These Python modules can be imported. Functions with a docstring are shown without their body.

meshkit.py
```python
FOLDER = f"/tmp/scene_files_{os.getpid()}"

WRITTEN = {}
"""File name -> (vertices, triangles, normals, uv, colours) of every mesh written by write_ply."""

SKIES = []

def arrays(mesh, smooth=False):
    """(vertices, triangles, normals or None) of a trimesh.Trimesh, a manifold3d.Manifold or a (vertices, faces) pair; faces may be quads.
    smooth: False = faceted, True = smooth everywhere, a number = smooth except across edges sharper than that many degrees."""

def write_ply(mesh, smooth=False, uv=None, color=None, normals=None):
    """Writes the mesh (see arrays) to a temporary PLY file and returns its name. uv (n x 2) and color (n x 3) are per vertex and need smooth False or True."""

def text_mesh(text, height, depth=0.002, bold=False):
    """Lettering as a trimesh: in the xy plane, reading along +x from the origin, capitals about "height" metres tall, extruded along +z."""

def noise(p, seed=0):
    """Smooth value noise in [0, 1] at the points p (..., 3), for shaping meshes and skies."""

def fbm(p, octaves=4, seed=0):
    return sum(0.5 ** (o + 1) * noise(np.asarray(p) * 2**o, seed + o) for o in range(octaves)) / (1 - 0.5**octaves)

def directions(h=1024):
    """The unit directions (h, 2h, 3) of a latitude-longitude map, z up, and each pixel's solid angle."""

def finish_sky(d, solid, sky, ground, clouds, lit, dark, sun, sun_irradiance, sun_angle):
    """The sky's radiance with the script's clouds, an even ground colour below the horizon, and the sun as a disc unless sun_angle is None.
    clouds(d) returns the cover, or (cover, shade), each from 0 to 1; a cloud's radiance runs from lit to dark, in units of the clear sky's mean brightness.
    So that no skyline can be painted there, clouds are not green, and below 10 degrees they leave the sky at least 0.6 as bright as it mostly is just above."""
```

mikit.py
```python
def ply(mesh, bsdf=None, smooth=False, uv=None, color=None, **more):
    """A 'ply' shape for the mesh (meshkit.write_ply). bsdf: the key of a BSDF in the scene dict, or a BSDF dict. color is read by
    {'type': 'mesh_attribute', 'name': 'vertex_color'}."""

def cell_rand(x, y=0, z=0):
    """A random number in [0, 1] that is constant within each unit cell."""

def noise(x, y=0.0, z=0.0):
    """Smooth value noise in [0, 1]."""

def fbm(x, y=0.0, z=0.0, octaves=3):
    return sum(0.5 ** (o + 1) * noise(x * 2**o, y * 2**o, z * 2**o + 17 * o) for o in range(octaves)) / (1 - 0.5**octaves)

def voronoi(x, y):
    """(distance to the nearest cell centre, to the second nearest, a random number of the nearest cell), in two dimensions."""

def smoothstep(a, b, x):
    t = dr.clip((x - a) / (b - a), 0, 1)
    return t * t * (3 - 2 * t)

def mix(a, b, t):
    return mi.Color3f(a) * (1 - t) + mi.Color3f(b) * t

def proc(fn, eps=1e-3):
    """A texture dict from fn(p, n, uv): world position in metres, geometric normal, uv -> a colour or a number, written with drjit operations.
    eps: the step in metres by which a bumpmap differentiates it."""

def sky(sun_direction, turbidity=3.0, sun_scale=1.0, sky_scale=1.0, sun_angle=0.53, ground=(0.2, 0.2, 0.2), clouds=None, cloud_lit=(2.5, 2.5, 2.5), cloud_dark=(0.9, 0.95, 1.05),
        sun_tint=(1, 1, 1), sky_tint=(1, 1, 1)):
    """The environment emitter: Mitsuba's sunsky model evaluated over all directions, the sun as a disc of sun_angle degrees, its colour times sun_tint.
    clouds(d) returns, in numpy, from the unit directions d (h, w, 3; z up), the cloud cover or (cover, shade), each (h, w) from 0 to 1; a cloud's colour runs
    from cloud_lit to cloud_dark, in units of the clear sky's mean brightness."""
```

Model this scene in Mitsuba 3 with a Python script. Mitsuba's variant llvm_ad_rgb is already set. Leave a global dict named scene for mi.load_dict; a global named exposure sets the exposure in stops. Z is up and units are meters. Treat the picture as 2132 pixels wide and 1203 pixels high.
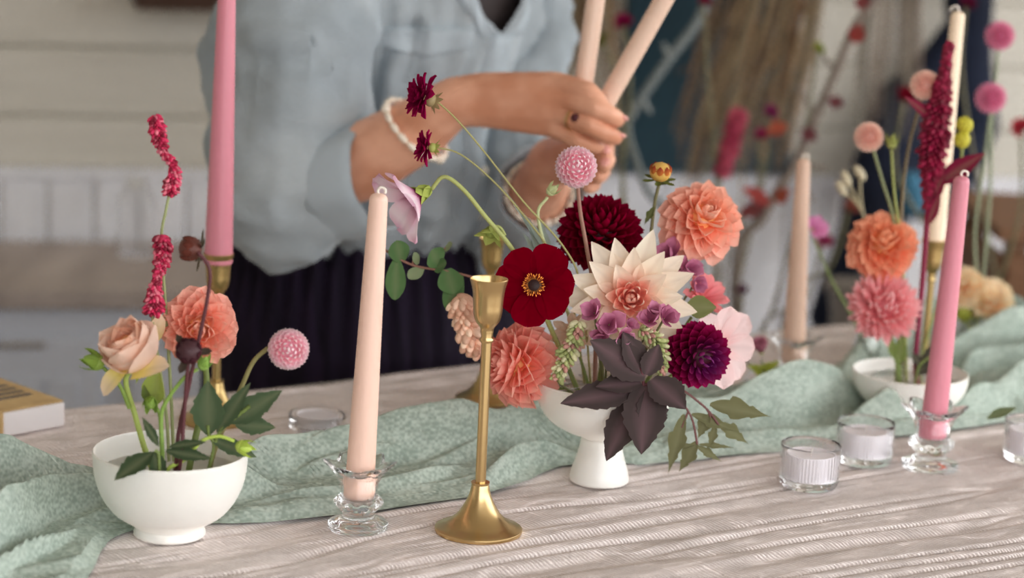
import math, random
import numpy as np, trimesh, manifold3d as m3, drjit as dr, mitsuba as mi, mikit, meshkit
from mikit import noise, fbm, smoothstep, proc
def mix(a, b, t): return mikit.mix([float(x) for x in a], [float(x) for x in b], t)

# ------------------------------------------------------------------ camera, sky, exposure
exposure = 0.0
TZ = 0.90                                     # table top
FPX, PITCH, ROLL = 4500.0, math.radians(11.5), 0.045
CF = np.array([0, math.cos(PITCH), -math.sin(PITCH)])
_r0 = np.array([1.0, 0, 0]); _u0 = np.cross(_r0, CF)
CR = _r0 * math.cos(ROLL) + _u0 * math.sin(ROLL)
CU = _u0 * math.cos(ROLL) - _r0 * math.sin(ROLL)
CAM = np.array([0, 0, TZ + 0.53])
scene, labels = {}, {}
scene['camera'] = {'type': 'thinlens', 'fov': 2 * math.degrees(math.atan(1066 / FPX)), 'fov_axis': 'x',
                   'aperture_radius': 0.0105, 'focus_distance': 1.74, 'near_clip': 0.05, 'far_clip': 50.0,
                   'to_world': mi.ScalarTransform4f().look_at(origin=CAM.tolist(), target=(CAM + CF).tolist(), up=CU.tolist())}
scene['sky'] = mikit.sky((0.45, -0.5, 0.75), sun_scale=0.0, turbidity=5.0, clouds=lambda d: np.full(d.shape[:2], 0.93),
                         cloud_lit=(1.0, 0.985, 0.97), ground=(0.34, 0.32, 0.29))
exposure = 4.9

# ------------------------------------------------------------------ helpers
def ray(px, py): return CF + CR * (px - 1066) / FPX - CU * (py - 601.5) / FPX
def G(px, py, z=0.0):                         # a point of the plane z above the table top
    d = ray(px, py); return CAM + d * ((TZ + z - CAM[2]) / d[2])
def D(px, py, y):                             # a point at the distance y into the room
    d = ray(px, py); return CAM + d * (y / d[1])
def stand(px, py, d): p = D(px, py, d); return np.array([p[0], p[1], TZ])
def lin(r, g, b, k=1.0):
    c = np.array([r, g, b]) / 255.0
    return np.clip(np.where(c < 0.04045, c / 12.92, ((c + 0.055) / 1.055) ** 2.4) * k, 0, 0.97)
def rgb(*c, k=1.0): return {'type': 'rgb', 'value': lin(*c, k=k).tolist()}
def unit(v): v = np.asarray(v, float); return v / (np.linalg.norm(v) + 1e-12)
def face(x, y, z): return unit(CR * x + CU * y - CF * z)     # right, up, towards the viewer's side
RNG = np.random.default_rng(7)
VC = {'type': 'mesh_attribute', 'name': 'vertex_color'}
def key_for(base):
    if base not in used: used.add(base); return base
    n = 1
    while f'{base}_{n:03d}' in used: n += 1
    used.add(f'{base}_{n:03d}'); return f'{base}_{n:03d}'
used = set()
def thing(name, label, cat, group=None):
    k = key_for(name); labels[k] = {'label': label, 'category': cat}
    if group: labels[k]['group'] = group
    return k
def part(parent, name, mesh, mat, smooth=True, color=None, label=None, kind=None):
    k = key_for(f'{parent}__{name}')
    put(k, mesh, mat, smooth, color)
    if label or kind: labels[k] = {a: b for a, b in (('label', label), ('kind', kind)) if b}
    return k
def put(k, mesh, mat, smooth=True, color=None):
    v, f = (mesh.vertices, mesh.faces) if hasattr(mesh, 'vertices') else mesh if isinstance(mesh, tuple) else man_mesh(mesh)
    if color is not None:
        color = np.asarray(color, float)
        if smooth is not True and smooth is not False:
            t = trimesh.graph.smooth_shade(trimesh.Trimesh(v, f, process=False), angle=math.radians(smooth), facet_minarea=None); v, f, smooth = t.vertices, t.faces, True
        if color.ndim == 1: color = np.tile(color, (len(v), 1))
    scene[k] = mikit.ply((v, f), mat, smooth=smooth, color=color)
def single(name, mesh, mat, label, cat, group=None, smooth=True, color=None, kind=None):
    k = thing(name, label, cat, group); put(k, mesh, mat, smooth, color)
    if kind: labels[k]['kind'] = kind
    return k
def struct(name, mesh, mat, smooth=False, label=None):
    put(name, mesh, mat, smooth); labels[name] = {'kind': 'structure'}
    if label: labels[name]['label'] = label
    used.add(name); return name
def man_mesh(m):
    t = m.to_mesh(); return np.array(t.vert_properties[:, :3]), np.array(t.tri_verts)
def tri(v, f): return trimesh.Trimesh(v, f, process=False)
def cat_mesh(items):
    v, f, c, n = [], [], [], 0
    for it in items:
        v.append(it[0]); f.append(np.asarray(it[1]) + n); n += len(it[0])
        if len(it) > 2: c.append(it[2])
    return np.vstack(v), np.vstack(f), (np.vstack(c) if c else None)
def box(sx, sy, sz, cx=0, cy=0, cz=0, bevel=0.0):
    if bevel <= 0:
        m = trimesh.creation.box((sx, sy, sz)); return m.vertices + [cx, cy, cz], m.faces
    b = bevel; pts = []
    for x in (-1, 1):
        for y in (-1, 1):
            for z in (-1, 1):
                for a in ((b, 0, 0), (0, b, 0), (0, 0, b)):
                    o = np.array([b, b, b]) - np.array(a)
                    pts.append([x * (sx / 2 - o[0]), y * (sy / 2 - o[1]), z * (sz / 2 - o[2])])
    m = trimesh.convex.convex_hull(np.array(pts)); return m.vertices + [cx, cy, cz], m.faces
def xf(mesh, o=(0, 0, 0), X=(1, 0, 0), Y=(0, 1, 0), Z=(0, 0, 1)):
    v = np.asarray(mesh[0]); return v[:, :1] * np.asarray(X) + v[:, 1:2] * np.asarray(Y) + v[:, 2:3] * np.asarray(Z) + np.asarray(o), mesh[1]
def gridf(n, m, wrap=False):
    i, j = np.meshgrid(np.arange(n - 1), np.arange(m if wrap else m - 1), indexing='ij')
    a, b = i * m + j, i * m + (j + 1) % m
    c, d = (i + 1) * m + (j + 1) % m, (i + 1) * m + j
    return np.vstack([np.stack([a, b, c], -1).reshape(-1, 3), np.stack([a, c, d], -1).reshape(-1, 3)])
def lathe(prof, o=(0, 0, 0), n=64, mod=None, axis=None):
    """prof: (radius, height) points from the outside bottom on; closed on the axis where the radius is 0."""
    p = np.asarray(prof, float); th = np.arange(n) * 2 * np.pi / n
    r = np.repeat(p[:, :1], n, 1); z = np.repeat(p[:, 1:2], n, 1)
    if mod is not None: r, z = mod(r, z, th[None, :])
    v = np.stack([r * np.cos(th), r * np.sin(th), z], -1).reshape(-1, 3)
    f = gridf(len(p), n, True)
    if axis is not None:
        Z = unit(axis); X = unit(np.cross([0, 1, 0.1], Z)); Y = np.cross(Z, X)
        v = v[:, :1] * X + v[:, 1:2] * Y + v[:, 2:] * Z
    t = trimesh.Trimesh(v + np.asarray(o), f, process=False); t.merge_vertices(digits_vertex=7)
    t.update_faces(t.nondegenerate_faces()); return np.array(t.vertices), np.array(t.faces)
def smooth_prof(pts, n=8):
    p = np.asarray(pts, float); q = np.vstack([2 * p[0] - p[1], p, 2 * p[-1] - p[-2]]); out = []
    for i in range(1, len(q) - 2):
        for t in np.linspace(0, 1, n, endpoint=False):
            out.append(0.5 * ((2 * q[i]) + (-q[i - 1] + q[i + 1]) * t + (2 * q[i - 1] - 5 * q[i] + 4 * q[i + 1] - q[i + 2]) * t * t + (-q[i - 1] + 3 * q[i] - 3 * q[i + 1] + q[i + 2]) * t ** 3))
    return np.array(out + [p[-1]])
def tube(pts, r0, r1=None, n=6, sides=8, curve=True):
    p = np.asarray(pts, float)
    if curve and len(p) > 2: p = smooth_prof(p, n)
    r = np.linspace(r0, r0 if r1 is None else r1, len(p))
    t = np.gradient(p, axis=0); t /= np.linalg.norm(t, axis=1, keepdims=True)
    a = np.zeros_like(t); u = unit(np.cross(t[0], [0.31, 0.92, 0.17]))
    for i in range(len(p)):
        u = unit(u - t[i] * (u @ t[i])); a[i] = u
    b = np.cross(t, a); th = np.arange(sides) * 2 * np.pi / sides
    v = p[:, None] + r[:, None, None] * (np.cos(th)[None, :, None] * a[:, None] + np.sin(th)[None, :, None] * b[:, None])
    v = np.vstack([v.reshape(-1, 3), p[:1], p[-1:]]); k = len(p) * sides
    f = [gridf(len(p), sides, True)[:, ::-1]]
    i = np.arange(sides)
    f.append(np.stack([(i + 1) % sides, i, i * 0 + k], 1)[:, ::-1]); f.append(np.stack([k - sides + i, k - sides + (i + 1) % sides, i * 0 + k + 1], 1))
    return v, np.vstack(f)
def ball(c, r, sub=2, scale=(1, 1, 1), Y=None):
    m = trimesh.creation.icosphere(subdivisions=sub, radius=r); v = m.vertices * np.asarray(scale)
    if Y is not None:
        Y = unit(Y); X = unit(np.cross(Y, [0.2, 0.3, 0.9])); v = v[:, :1] * X + v[:, 1:2] * Y + v[:, 2:] * np.cross(X, Y)
    return v + np.asarray(c), m.faces
def chain(pairs, refine=0.0, smooth=0, joints=None):
    """capsules between joints (point, radius) as one manifold"""
    parts = []
    def sph(j):
        return m3.Manifold.sphere(j[1], 20).translate(tuple(map(float, j[0])))
    for a, b in pairs: parts.append(m3.Manifold.batch_hull([sph(a), sph(b)]))
    m = m3.Manifold.batch_boolean(parts, m3.OpType.Add)
    if refine: m = m.refine_to_length(refine)
    v, f = man_mesh(m); t = trimesh.Trimesh(v, f, process=True)
    if smooth: trimesh.smoothing.filter_taubin(t, lamb=0.5, nu=0.51, iterations=smooth)
    return np.array(t.vertices), np.array(t.faces)

# ------------------------------------------------------------------ materials
def bs(k, **d): scene[k] = d; return k
def tw(k, **d): scene[k] = {'type': 'twosided', 'bsdf': d}; return k
scene['petal'] = {'type': 'principledthin', 'base_color': VC, 'roughness': 0.6, 'diff_trans': 0.55, 'spec_trans': 0.0, 'eta': 1.3}
scene['leaf'] = {'type': 'principledthin', 'base_color': VC, 'roughness': 0.45, 'diff_trans': 0.35, 'spec_trans': 0.0, 'eta': 1.4}
tw('plant', type='principled', base_color=VC, roughness=0.5, specular=0.35)
tw('wax', type='principled', base_color=VC, roughness=0.38, specular=0.45)
tw('ceramic', type='principled', base_color=rgb(240, 239, 234), roughness=0.22, specular=0.5, clearcoat=0.3, clearcoat_gloss=0.95)
tw('brass', type='principled', base_color=rgb(214, 184, 132), metallic=1.0, roughness=0.27)
tw('antique_brass', type='principled', base_color=rgb(200, 172, 116), metallic=1.0, roughness=0.34)
tw('metal', type='principled', base_color=rgb(200, 200, 202), metallic=1.0, roughness=0.3)
bs('glass', type='dielectric', int_ior=1.5, ext_ior=1.0)
bs('water', type='dielectric', int_ior=1.33, ext_ior=1.0)
def bump(k, inner, fn, scale, eps=5e-4):
    scene[k] = {'type': 'twosided', 'bsdf': {'type': 'bumpmap', 'arbitrary': {**proc(fn, eps)}, 'scale': scale, 'bsdf': inner}}; return k
UX, UY = 0.827, 0.562                          # the table's long direction
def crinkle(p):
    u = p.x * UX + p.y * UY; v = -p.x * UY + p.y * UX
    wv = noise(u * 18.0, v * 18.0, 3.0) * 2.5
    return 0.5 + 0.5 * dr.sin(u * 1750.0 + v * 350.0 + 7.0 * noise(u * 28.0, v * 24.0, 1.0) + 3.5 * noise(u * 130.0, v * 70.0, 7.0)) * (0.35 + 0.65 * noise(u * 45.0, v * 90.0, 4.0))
def cloth_shaded_col(p, n, uv):
    w = noise(p.x * 500.0, p.y * 500.0, p.z * 500.0) * 0.3 + fbm(p.x * 22.0, p.y * 22.0, 0.0, 2) * 0.15 + crinkle(p) * 0.55  # thread tone, plus crinkle shading painted in: valleys darker
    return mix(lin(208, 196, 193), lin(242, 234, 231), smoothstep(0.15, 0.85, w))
def cloth_bump(p, n, uv):
    u = p.x * UX + p.y * UY; v = -p.x * UY + p.y * UX
    wv = noise(u * 18.0, v * 18.0, 3.0) * 2.5
    return crinkle(p) * 0.5 + noise(u * 14.0, v * 150.0 + wv * 2.0, 5.0) * 0.6
bump('tablecloth_mat', {'type': 'principled', 'base_color': proc(cloth_shaded_col), 'roughness': 0.9, 'specular': 0.1, 'sheen': 0.3}, cloth_bump, 0.0030)
def run_col(p, n, uv):
    return mix(lin(152, 168, 157), lin(192, 205, 195), smoothstep(0.2, 0.8, noise(p.x * 420.0, p.y * 420.0, p.z * 420.0) * 0.6 + fbm(p.x * 60.0, p.y * 60.0, p.z * 60.0, 2) * 0.4))
def run_bump(p, n, uv):
    u = p.x * UX + p.y * UY; v = -p.x * UY + p.y * UX
    return 0.5 + 0.5 * dr.sin(u * 1300.0 + v * 500.0 + p.z * 900.0 + 12.0 * noise(p.x * 16.0, p.y * 16.0, p.z * 16.0) + 4.0 * noise(p.x * 110.0, p.y * 110.0, p.z * 110.0)) * noise(p.x * 70.0, p.y * 70.0, p.z * 70.0) + 0.35 * noise(u * 500.0, v * 500.0, p.z * 500.0)
scene['runner_mat'] = {'type': 'twosided', 'bsdf': {'type': 'bumpmap', 'arbitrary': proc(run_bump, 5e-4), 'scale': 0.0018,
                       'bsdf': {'type': 'principled', 'base_color': proc(run_col), 'roughness': 0.9, 'specular': 0.1, 'sheen': 0.4}}}
def denim_col(p, n, uv):
    a = fbm(p.x * 9.0, p.y * 9.0, p.z * 9.0, 3); b = noise(p.x * 700.0 + p.y * 400.0, p.y * 600.0, p.z * 900.0)
    return mix(lin(132, 143, 151), lin(182, 190, 195), dr.clip(a * 1.3 - 0.15 + (b - 0.5) * 0.25, 0, 1))
tw('denim', type='principled', base_color=proc(denim_col), roughness=0.85, specular=0.15)
tw('denim_seam', type='principled', base_color=rgb(170, 181, 189), roughness=0.85, specular=0.15)
def skin_col(p, n, uv):
    a = fbm(p.x * 30.0, p.y * 30.0, p.z * 30.0, 3)
    return mix(lin(202, 138, 108), lin(230, 174, 146), smoothstep(0.25, 0.75, a))
tw('skin', type='principled', base_color=proc(skin_col), roughness=0.45, specular=0.4)
tw('nail', type='principled', base_color=rgb(226, 160, 150), roughness=0.25, specular=0.5)
tw('lips', type='principled', base_color=rgb(190, 105, 98), roughness=0.4, specular=0.4)
tw('hair', type='principled', base_color=rgb(72, 48, 34), roughness=0.5, specular=0.4)
tw('eye', type='principled', base_color=rgb(40, 30, 26), roughness=0.15, specular=0.5)
tw('trousers', type='principled', base_color=proc(lambda p, n, uv: mix(lin(14, 8, 22), lin(34, 22, 44), noise(p.x * 160.0 + p.y * 160.0, p.z * 6.0, 0.0))), roughness=0.8, specular=0.2)
tw('dark_top', type='principled', base_color=rgb(48, 40, 40), roughness=0.8)
tw('pearl', type='principled', base_color=rgb(240, 230, 214), roughness=0.25, specular=0.6, clearcoat=0.5)
def paint(k, c0, c1, fx=3.0, fy=3.0, fz=30.0, rough=0.6):
    tw(k, type='principled', base_color=proc(lambda p, n, uv: mix(lin(*c0), lin(*c1), fbm(p.x * fx, p.y * fy, p.z * fz, 3))), roughness=rough, specular=0.3)
paint('wall_paint', (194, 189, 178), (216, 212, 202))
paint('wainscot_paint', (214, 216, 222), (244, 244, 248), 30.0, 30.0, 3.0)
paint('counter_wood', (146, 134, 128), (188, 176, 168), 20.0, 4.0, 4.0, 0.5)
paint('cabinet_paint', (186, 190, 200), (206, 210, 218), 4.0, 4.0, 4.0, 0.5)
paint('teal_paint', (10, 34, 44), (26, 66, 80), 6.0, 6.0, 3.0)
paint('dark_wood', (46, 28, 20), (78, 50, 34), 4.0, 4.0, 40.0)
paint('grey_wood', (120, 114, 108), (156, 150, 144), 12.0, 12.0, 4.0)
paint('brown_wood', (96, 66, 46), (138, 100, 72), 5.0, 5.0, 40.0)
paint('floor_wood', (110, 98, 88), (150, 136, 124), 2.0, 20.0, 2.0)
paint('ceiling_paint', (214, 210, 202), (228, 224, 216))
paint('navy_cloth', (8, 12, 28), (24, 34, 56), 8.0, 8.0, 8.0, 0.85)
paint('blue_cloth', (60, 110, 140), (84, 140, 168), 8.0, 8.0, 8.0, 0.85)
tw('box_white', type='principled', base_color=rgb(232, 228, 230), roughness=0.6)
tw('box_ochre', type='principled', base_color=proc(lambda p, n, uv: mix(lin(176, 142, 92), lin(214, 184, 130), fbm(p.x * 60.0, p.y * 60.0, 0.0, 2))), roughness=0.55)
tw('box_print', type='principled', base_color=rgb(112, 98, 84), roughness=0.6)
tw('string', type='principled', base_color=rgb(190, 170, 130), roughness=0.8)

# ------------------------------------------------------------------ the room
WD = np.array([0.974, 0.2265, 0]); WD /= np.linalg.norm(WD); WN = np.array([WD[1], -WD[0], 0]); WP = np.array([-0.5, 3.56, 0])
ZUP = np.array([0, 0, 1.0])
def W(px, py, off=0.0):                        # a point of the back wall, off metres in front of it
    d = ray(px, py); return CAM + d * (((WP + WN * off - CAM) @ WN) / (d @ WN))
def wall_box(s0, s1, z0, z1, depth, front, bevel=0.004):   # s along the wall, its face `front` metres before the wall plane
    return xf(box(s1 - s0, depth, z1 - z0, bevel=bevel), WP + WD * (s0 + s1) / 2 + WN * (front - depth / 2) + ZUP * (z0 + z1) / 2, WD, -WN, ZUP)
def s_of(p): return float((np.asarray(p) - WP) @ WD)
ZW = float(W(200, 362)[2])                     # top of the upright boards
struct('floor', xf(box(6.9, 6.2, 0.1), (0.15, 1.5, -0.05)), 'floor_wood')
struct('added_ceiling', xf(box(6.9, 6.2, 0.1), (0.15, 1.5, 2.75)), 'ceiling_paint')  # unseen, added to keep the sky light off from above
struct('added_wall_front', xf(box(2.0, 0.1, 2.7), (-1.35, -1.6, 1.35)), 'wall_paint')  # unseen, added behind the camera so light enters mostly from the right
struct('added_wall_left', xf(box(0.1, 6.2, 2.7), (-2.35, 1.5, 1.35)), 'wall_paint')  # unseen, added to cut the light from the left
struct('wall_back', wall_box(-1.95, 3.3, 0, 2.7, 0.1, 0.0, 0), 'wall_paint', label='back wall clad in painted boards')
bh, z = 0.1125, ZW + 0.012
bd0 = float(W(200, 240)[2]) - ZW - 0.012
bd0 = bd0 % bh
zs = [ZW + 0.012] + ([ZW + 0.012 + bd0] if bd0 > 0.02 else [])
while zs[-1] < 2.7: zs.append(zs[-1] + bh)
for a, b in zip(zs[:-1], zs[1:]):
    part('wall_back', 'board', wall_box(-1.93, 3.2, a + 0.0018, min(b, 2.7) - 0.0018, 0.018, 0.016 + 0.002 * RNG.random(), 0.004), 'wall_paint', False)
sw, i = 0.075, 0
for i in range(60):
    s0 = -1.4 + i * sw
    part('wall_back', 'upright_board', wall_box(s0 + 0.002, s0 + sw - 0.002, 0.0, ZW, 0.016, 0.014 + 0.003 * RNG.random(), 0.004), 'wainscot_paint', False)
part('wall_back', 'rail', wall_box(-1.4, 3.1, ZW - 0.006, ZW + 0.012, 0.03, 0.026, 0.004), 'wainscot_paint', False)

# low side cupboard with a grey worktop, behind the table on the left
ZC = TZ - 0.13
c1 = G(300, 603, -0.13); c0 = c1 - WD * 1.5; c1 = c1 + WD * 0.55
cdep = float((WP - c1) @ -WN) - 0.03
cb = thing('side_cupboard', 'low white panelled cupboard with grey worktop along the back wall', 'cupboard')
cl_ = float((c1 - c0) @ WD); cm = (c0 + c1) / 2
def cb_box(s0, s1, z0, z1, d0, d1, bev=0.004):   # s from c0, depth behind the front edge
    return xf(box(s1 - s0, d1 - d0, z1 - z0, bevel=bev), np.array([c0[0], c0[1], 0]) + WD * (s0 + s1) / 2 - WN * (d0 + d1) / 2 + ZUP * (z0 + z1) / 2, WD, -WN, ZUP)
part(cb, 'worktop', cb_box(0, cl_, ZC - 0.03, ZC, 0, cdep), 'counter_wood', False, label='grey worktop')
part(cb, 'body', cb_box(0.02, cl_ - 0.02, 0.06, ZC - 0.03, 0.02, cdep), 'cabinet_paint', False)
part(cb, 'plinth', cb_box(0.04, cl_ - 0.04, 0.0, 0.06, 0.05, cdep), 'cabinet_paint', False)
sd = float((D(210, 700, 3.1) - c0) @ WD)       # right edge of the door in view
for k in range(3):
    a = sd - 0.52 + (k - 1) * 0.55 + 0.52 * 0 ; a = sd - 0.50 + (k - 1) * 0.545
    if a < 0.02 or a + 0.5 > cl_: continue
    d = part(cb, 'door', cb_box(a, a + 0.5, 0.09, ZC - 0.075, 0.004, 0.022), 'cabinet_paint', False)
    for q in range(9):
        part(d, 'panel_strip', cb_box(a + 0.03 + q * 0.049, a + 0.03 + q * 0.049 + 0.044, 0.13, ZC - 0.135, -0.002, 0.005, 0.002), 'cabinet_paint', False)
    part(d, 'finger_slot', cb_box(a + 0.05, a + 0.42, ZC - 0.088, ZC - 0.079, 0.0, 0.006, 0.001), 'grey_wood', False, label='dark slot along the top')

# dark wooden shelf high on the back wall
p0, p1 = W(278, 13, 0.1), W(500, 13, 0.1)
sh = thing('wall_shelf', 'dark brown wooden wall shelf at top left behind the pink candle', 'shelf')
part(sh, 'shelf_board', wall_box(s_of(p0), s_of(p1) + 0.1, p0[2], p0[2] + 0.03, 0.14, 0.16), 'dark_wood', False)
for q in (0.03, 0.2): part(sh, 'bracket', wall_box(s_of(p0) + q, s_of(p0) + q + 0.02, p0[2] + 0.03, p0[2] + 0.12, 0.1, 0.12), 'dark_wood', False)

# teal board on the back wall
t0, t1 = W(1288, 358, 0.04), W(1640, 362, 0.04)
tp = thing('teal_board', 'large dark teal board on the back wall behind the dried stems', 'board')
part(tp, 'panel', wall_box(s_of(t0), s_of(t1), t0[2], t0[2] + 0.75, 0.02, 0.04), 'teal_paint', False)
for a, b in ((s_of(t0), s_of(t0) + 0.018), (s_of(t1) - 0.018, s_of(t1))): part(tp, 'edge_strip', wall_box(a, b, t0[2] - 0.002, t0[2] + 0.752, 0.03, 0.052), 'teal_paint', False)

# ------------------------------------------------------------------ table, cloth, runner
TO = np.array([-0.018, 1.639, TZ]); TU = np.array([UX, UY, 0]); TV = np.array([-UY, UX, 0])
def uv_of(p): q = np.asarray(p) - TO; return q @ TU, q @ TV
def T3(u, v, z=0.0): u = np.asarray(u, float); return TO + u[..., None] * TU + np.asarray(v)[..., None] * TV + np.asarray(z + 0 * u)[..., None] * ZUP
U0, U1, V0, V1 = -0.85, 1.30, -0.30, 0.495
tb = thing('table', 'long table under a beige crinkled cloth', 'table')
def t_box(u0, u1, v0, v1, z0, z1, bev=0.004): return xf(box(u1 - u0, v1 - v0, z1 - z0, bevel=bev), T3(np.array((u0 + u1) / 2), (v0 + v1) / 2, (z0 + z1) / 2 - TZ), TU, TV, ZUP)
part(tb, 'tabletop', t_box(U0, U1, V0, V1, TZ - 0.035, TZ - 0.006), 'grey_wood', False)
for a in (U0 + 0.06, U1 - 0.12):
    for b in (V0 + 0.06, V1 - 0.12): part(tb, 'leg', t_box(a, a + 0.06, b, b + 0.06, 0.0, TZ - 0.035), 'grey_wood', False)
def ridge(x): return 1 - np.abs(2 * x - 1)
def cloth_h(u, v):
    P = lambda a, b, c: np.stack([u * a, v * b, 0 * u + c], -1)
    wv = meshkit.noise(P(5, 5, 1)) * 0.05
    r = ridge(meshkit.noise(np.stack([u * 3.2, (v + wv) * 62, 0 * u], -1), 3))
    r2 = ridge(meshkit.noise(np.stack([u * 7, (v + wv * 1.4) * 120, 0 * u], -1), 8))
    m = 0.25 + 0.75 * meshkit.noise(P(6, 9, 4), 5)
    rr = np.clip((r - 0.55) / 0.45, 0, 1) ** 1.5
    return -0.0050 * rr * m - 0.0007 * r2 * m + 0.004 * (meshkit.fbm(P(3, 3, 9), 3, 2) - 0.5)
nu, nv = 560, 330
u = np.linspace(U0 - 0.002, U1, nu); 
vv = np.concatenate([np.linspace(0, 0.32, 12)[:-1] * 0 + V0, np.linspace(V0, V1, nv), np.full(11, V1)])
drop = np.concatenate([np.linspace(0.35, 0.008, 11), np.zeros(nv), np.linspace(0.008, 0.30, 11)])
outw = np.concatenate([np.full(11, -1.0), np.zeros(nv), np.full(11, 1.0)])
UU, VV = np.meshgrid(u, vv, indexing='ij'); DR = drop[None] + 0 * UU; OW = outw[None]
ee = np.minimum(np.abs(VV - V0), np.abs(VV - V1))
hh = cloth_h(UU, VV) * np.where(DR > 0, 0.2, 1) - 0.010 * np.exp(-ee / 0.008)
fold = 0.02 * np.sin(UU * 34 + 2 * np.sin(UU * 5)) * np.clip(DR / 0.3, 0, 1)
VT = VV + OW * (0.012 + fold + 0.03 * DR) - np.where(OW == 0, 0, 0)
put_v = T3(UU, VT, hh - DR).reshape(-1, 3)
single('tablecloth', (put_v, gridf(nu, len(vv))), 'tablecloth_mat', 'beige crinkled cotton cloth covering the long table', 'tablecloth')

def interp(x, pts): p = np.array(pts); return np.interp(x, p[:, 0], p[:, 1])
FRONT = [(-0.85, -0.12), (-0.50, -0.10), (-0.38, -0.06), (-0.335, 0.0), (-0.31, 0.035), (-0.27, 0.105), (-0.22, 0.125), (-0.165, 0.097), (-0.11, 0.09), (-0.05, 0.085), (0.05, 0.083), (0.12, 0.105), (0.17, 0.125), (0.23, 0.095), (0.36, 0.070), (0.5, 0.075), (0.62, 0.06), (1.2, 0.05)]
BACK = [(-0.85, 0.20), (-0.45, 0.235), (-0.3, 0.25), (-0.2, 0.27), (-0.1, 0.272), (0.0, 0.278), (0.12, 0.29), (0.25, 0.27), (0.36, 0.27), (0.47, 0.24), (0.6, 0.285), (0.75, 0.36), (1.2, 0.42)]
nu, nt = 620, 150
u = np.linspace(-0.80, 1.15, nu); t = np.linspace(0, 1, nt)
UU, TT = np.meshgrid(u, t, indexing='ij')
sm = lambda a: np.convolve(np.pad(a, 10, 'edge'), np.hanning(21) / np.hanning(21).sum(), 'valid')
vf = sm(interp(u, FRONT))[:, None] + 0.012 * (meshkit.noise(np.stack([u * 9, 0 * u, 0 * u], -1), 4)[:, None] - 0.5)
vb = sm(interp(u, BACK))[:, None] + 0.03 * (meshkit.noise(np.stack([u * 7, 0 * u, 0 * u], -1), 9)[:, None] - 0.5)
VV = vf + (vb - vf) * TT
env = np.clip(np.minimum(TT, 1 - TT) / 0.10, 0, 1) ** 0.6
q = np.stack([UU * 5.0, VV * 5.0, 0 * UU], -1)
wu, wv = meshkit.fbm(q, 3, 11) - 0.5, meshkit.fbm(q + 7.3, 3, 23) - 0.5
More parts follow.
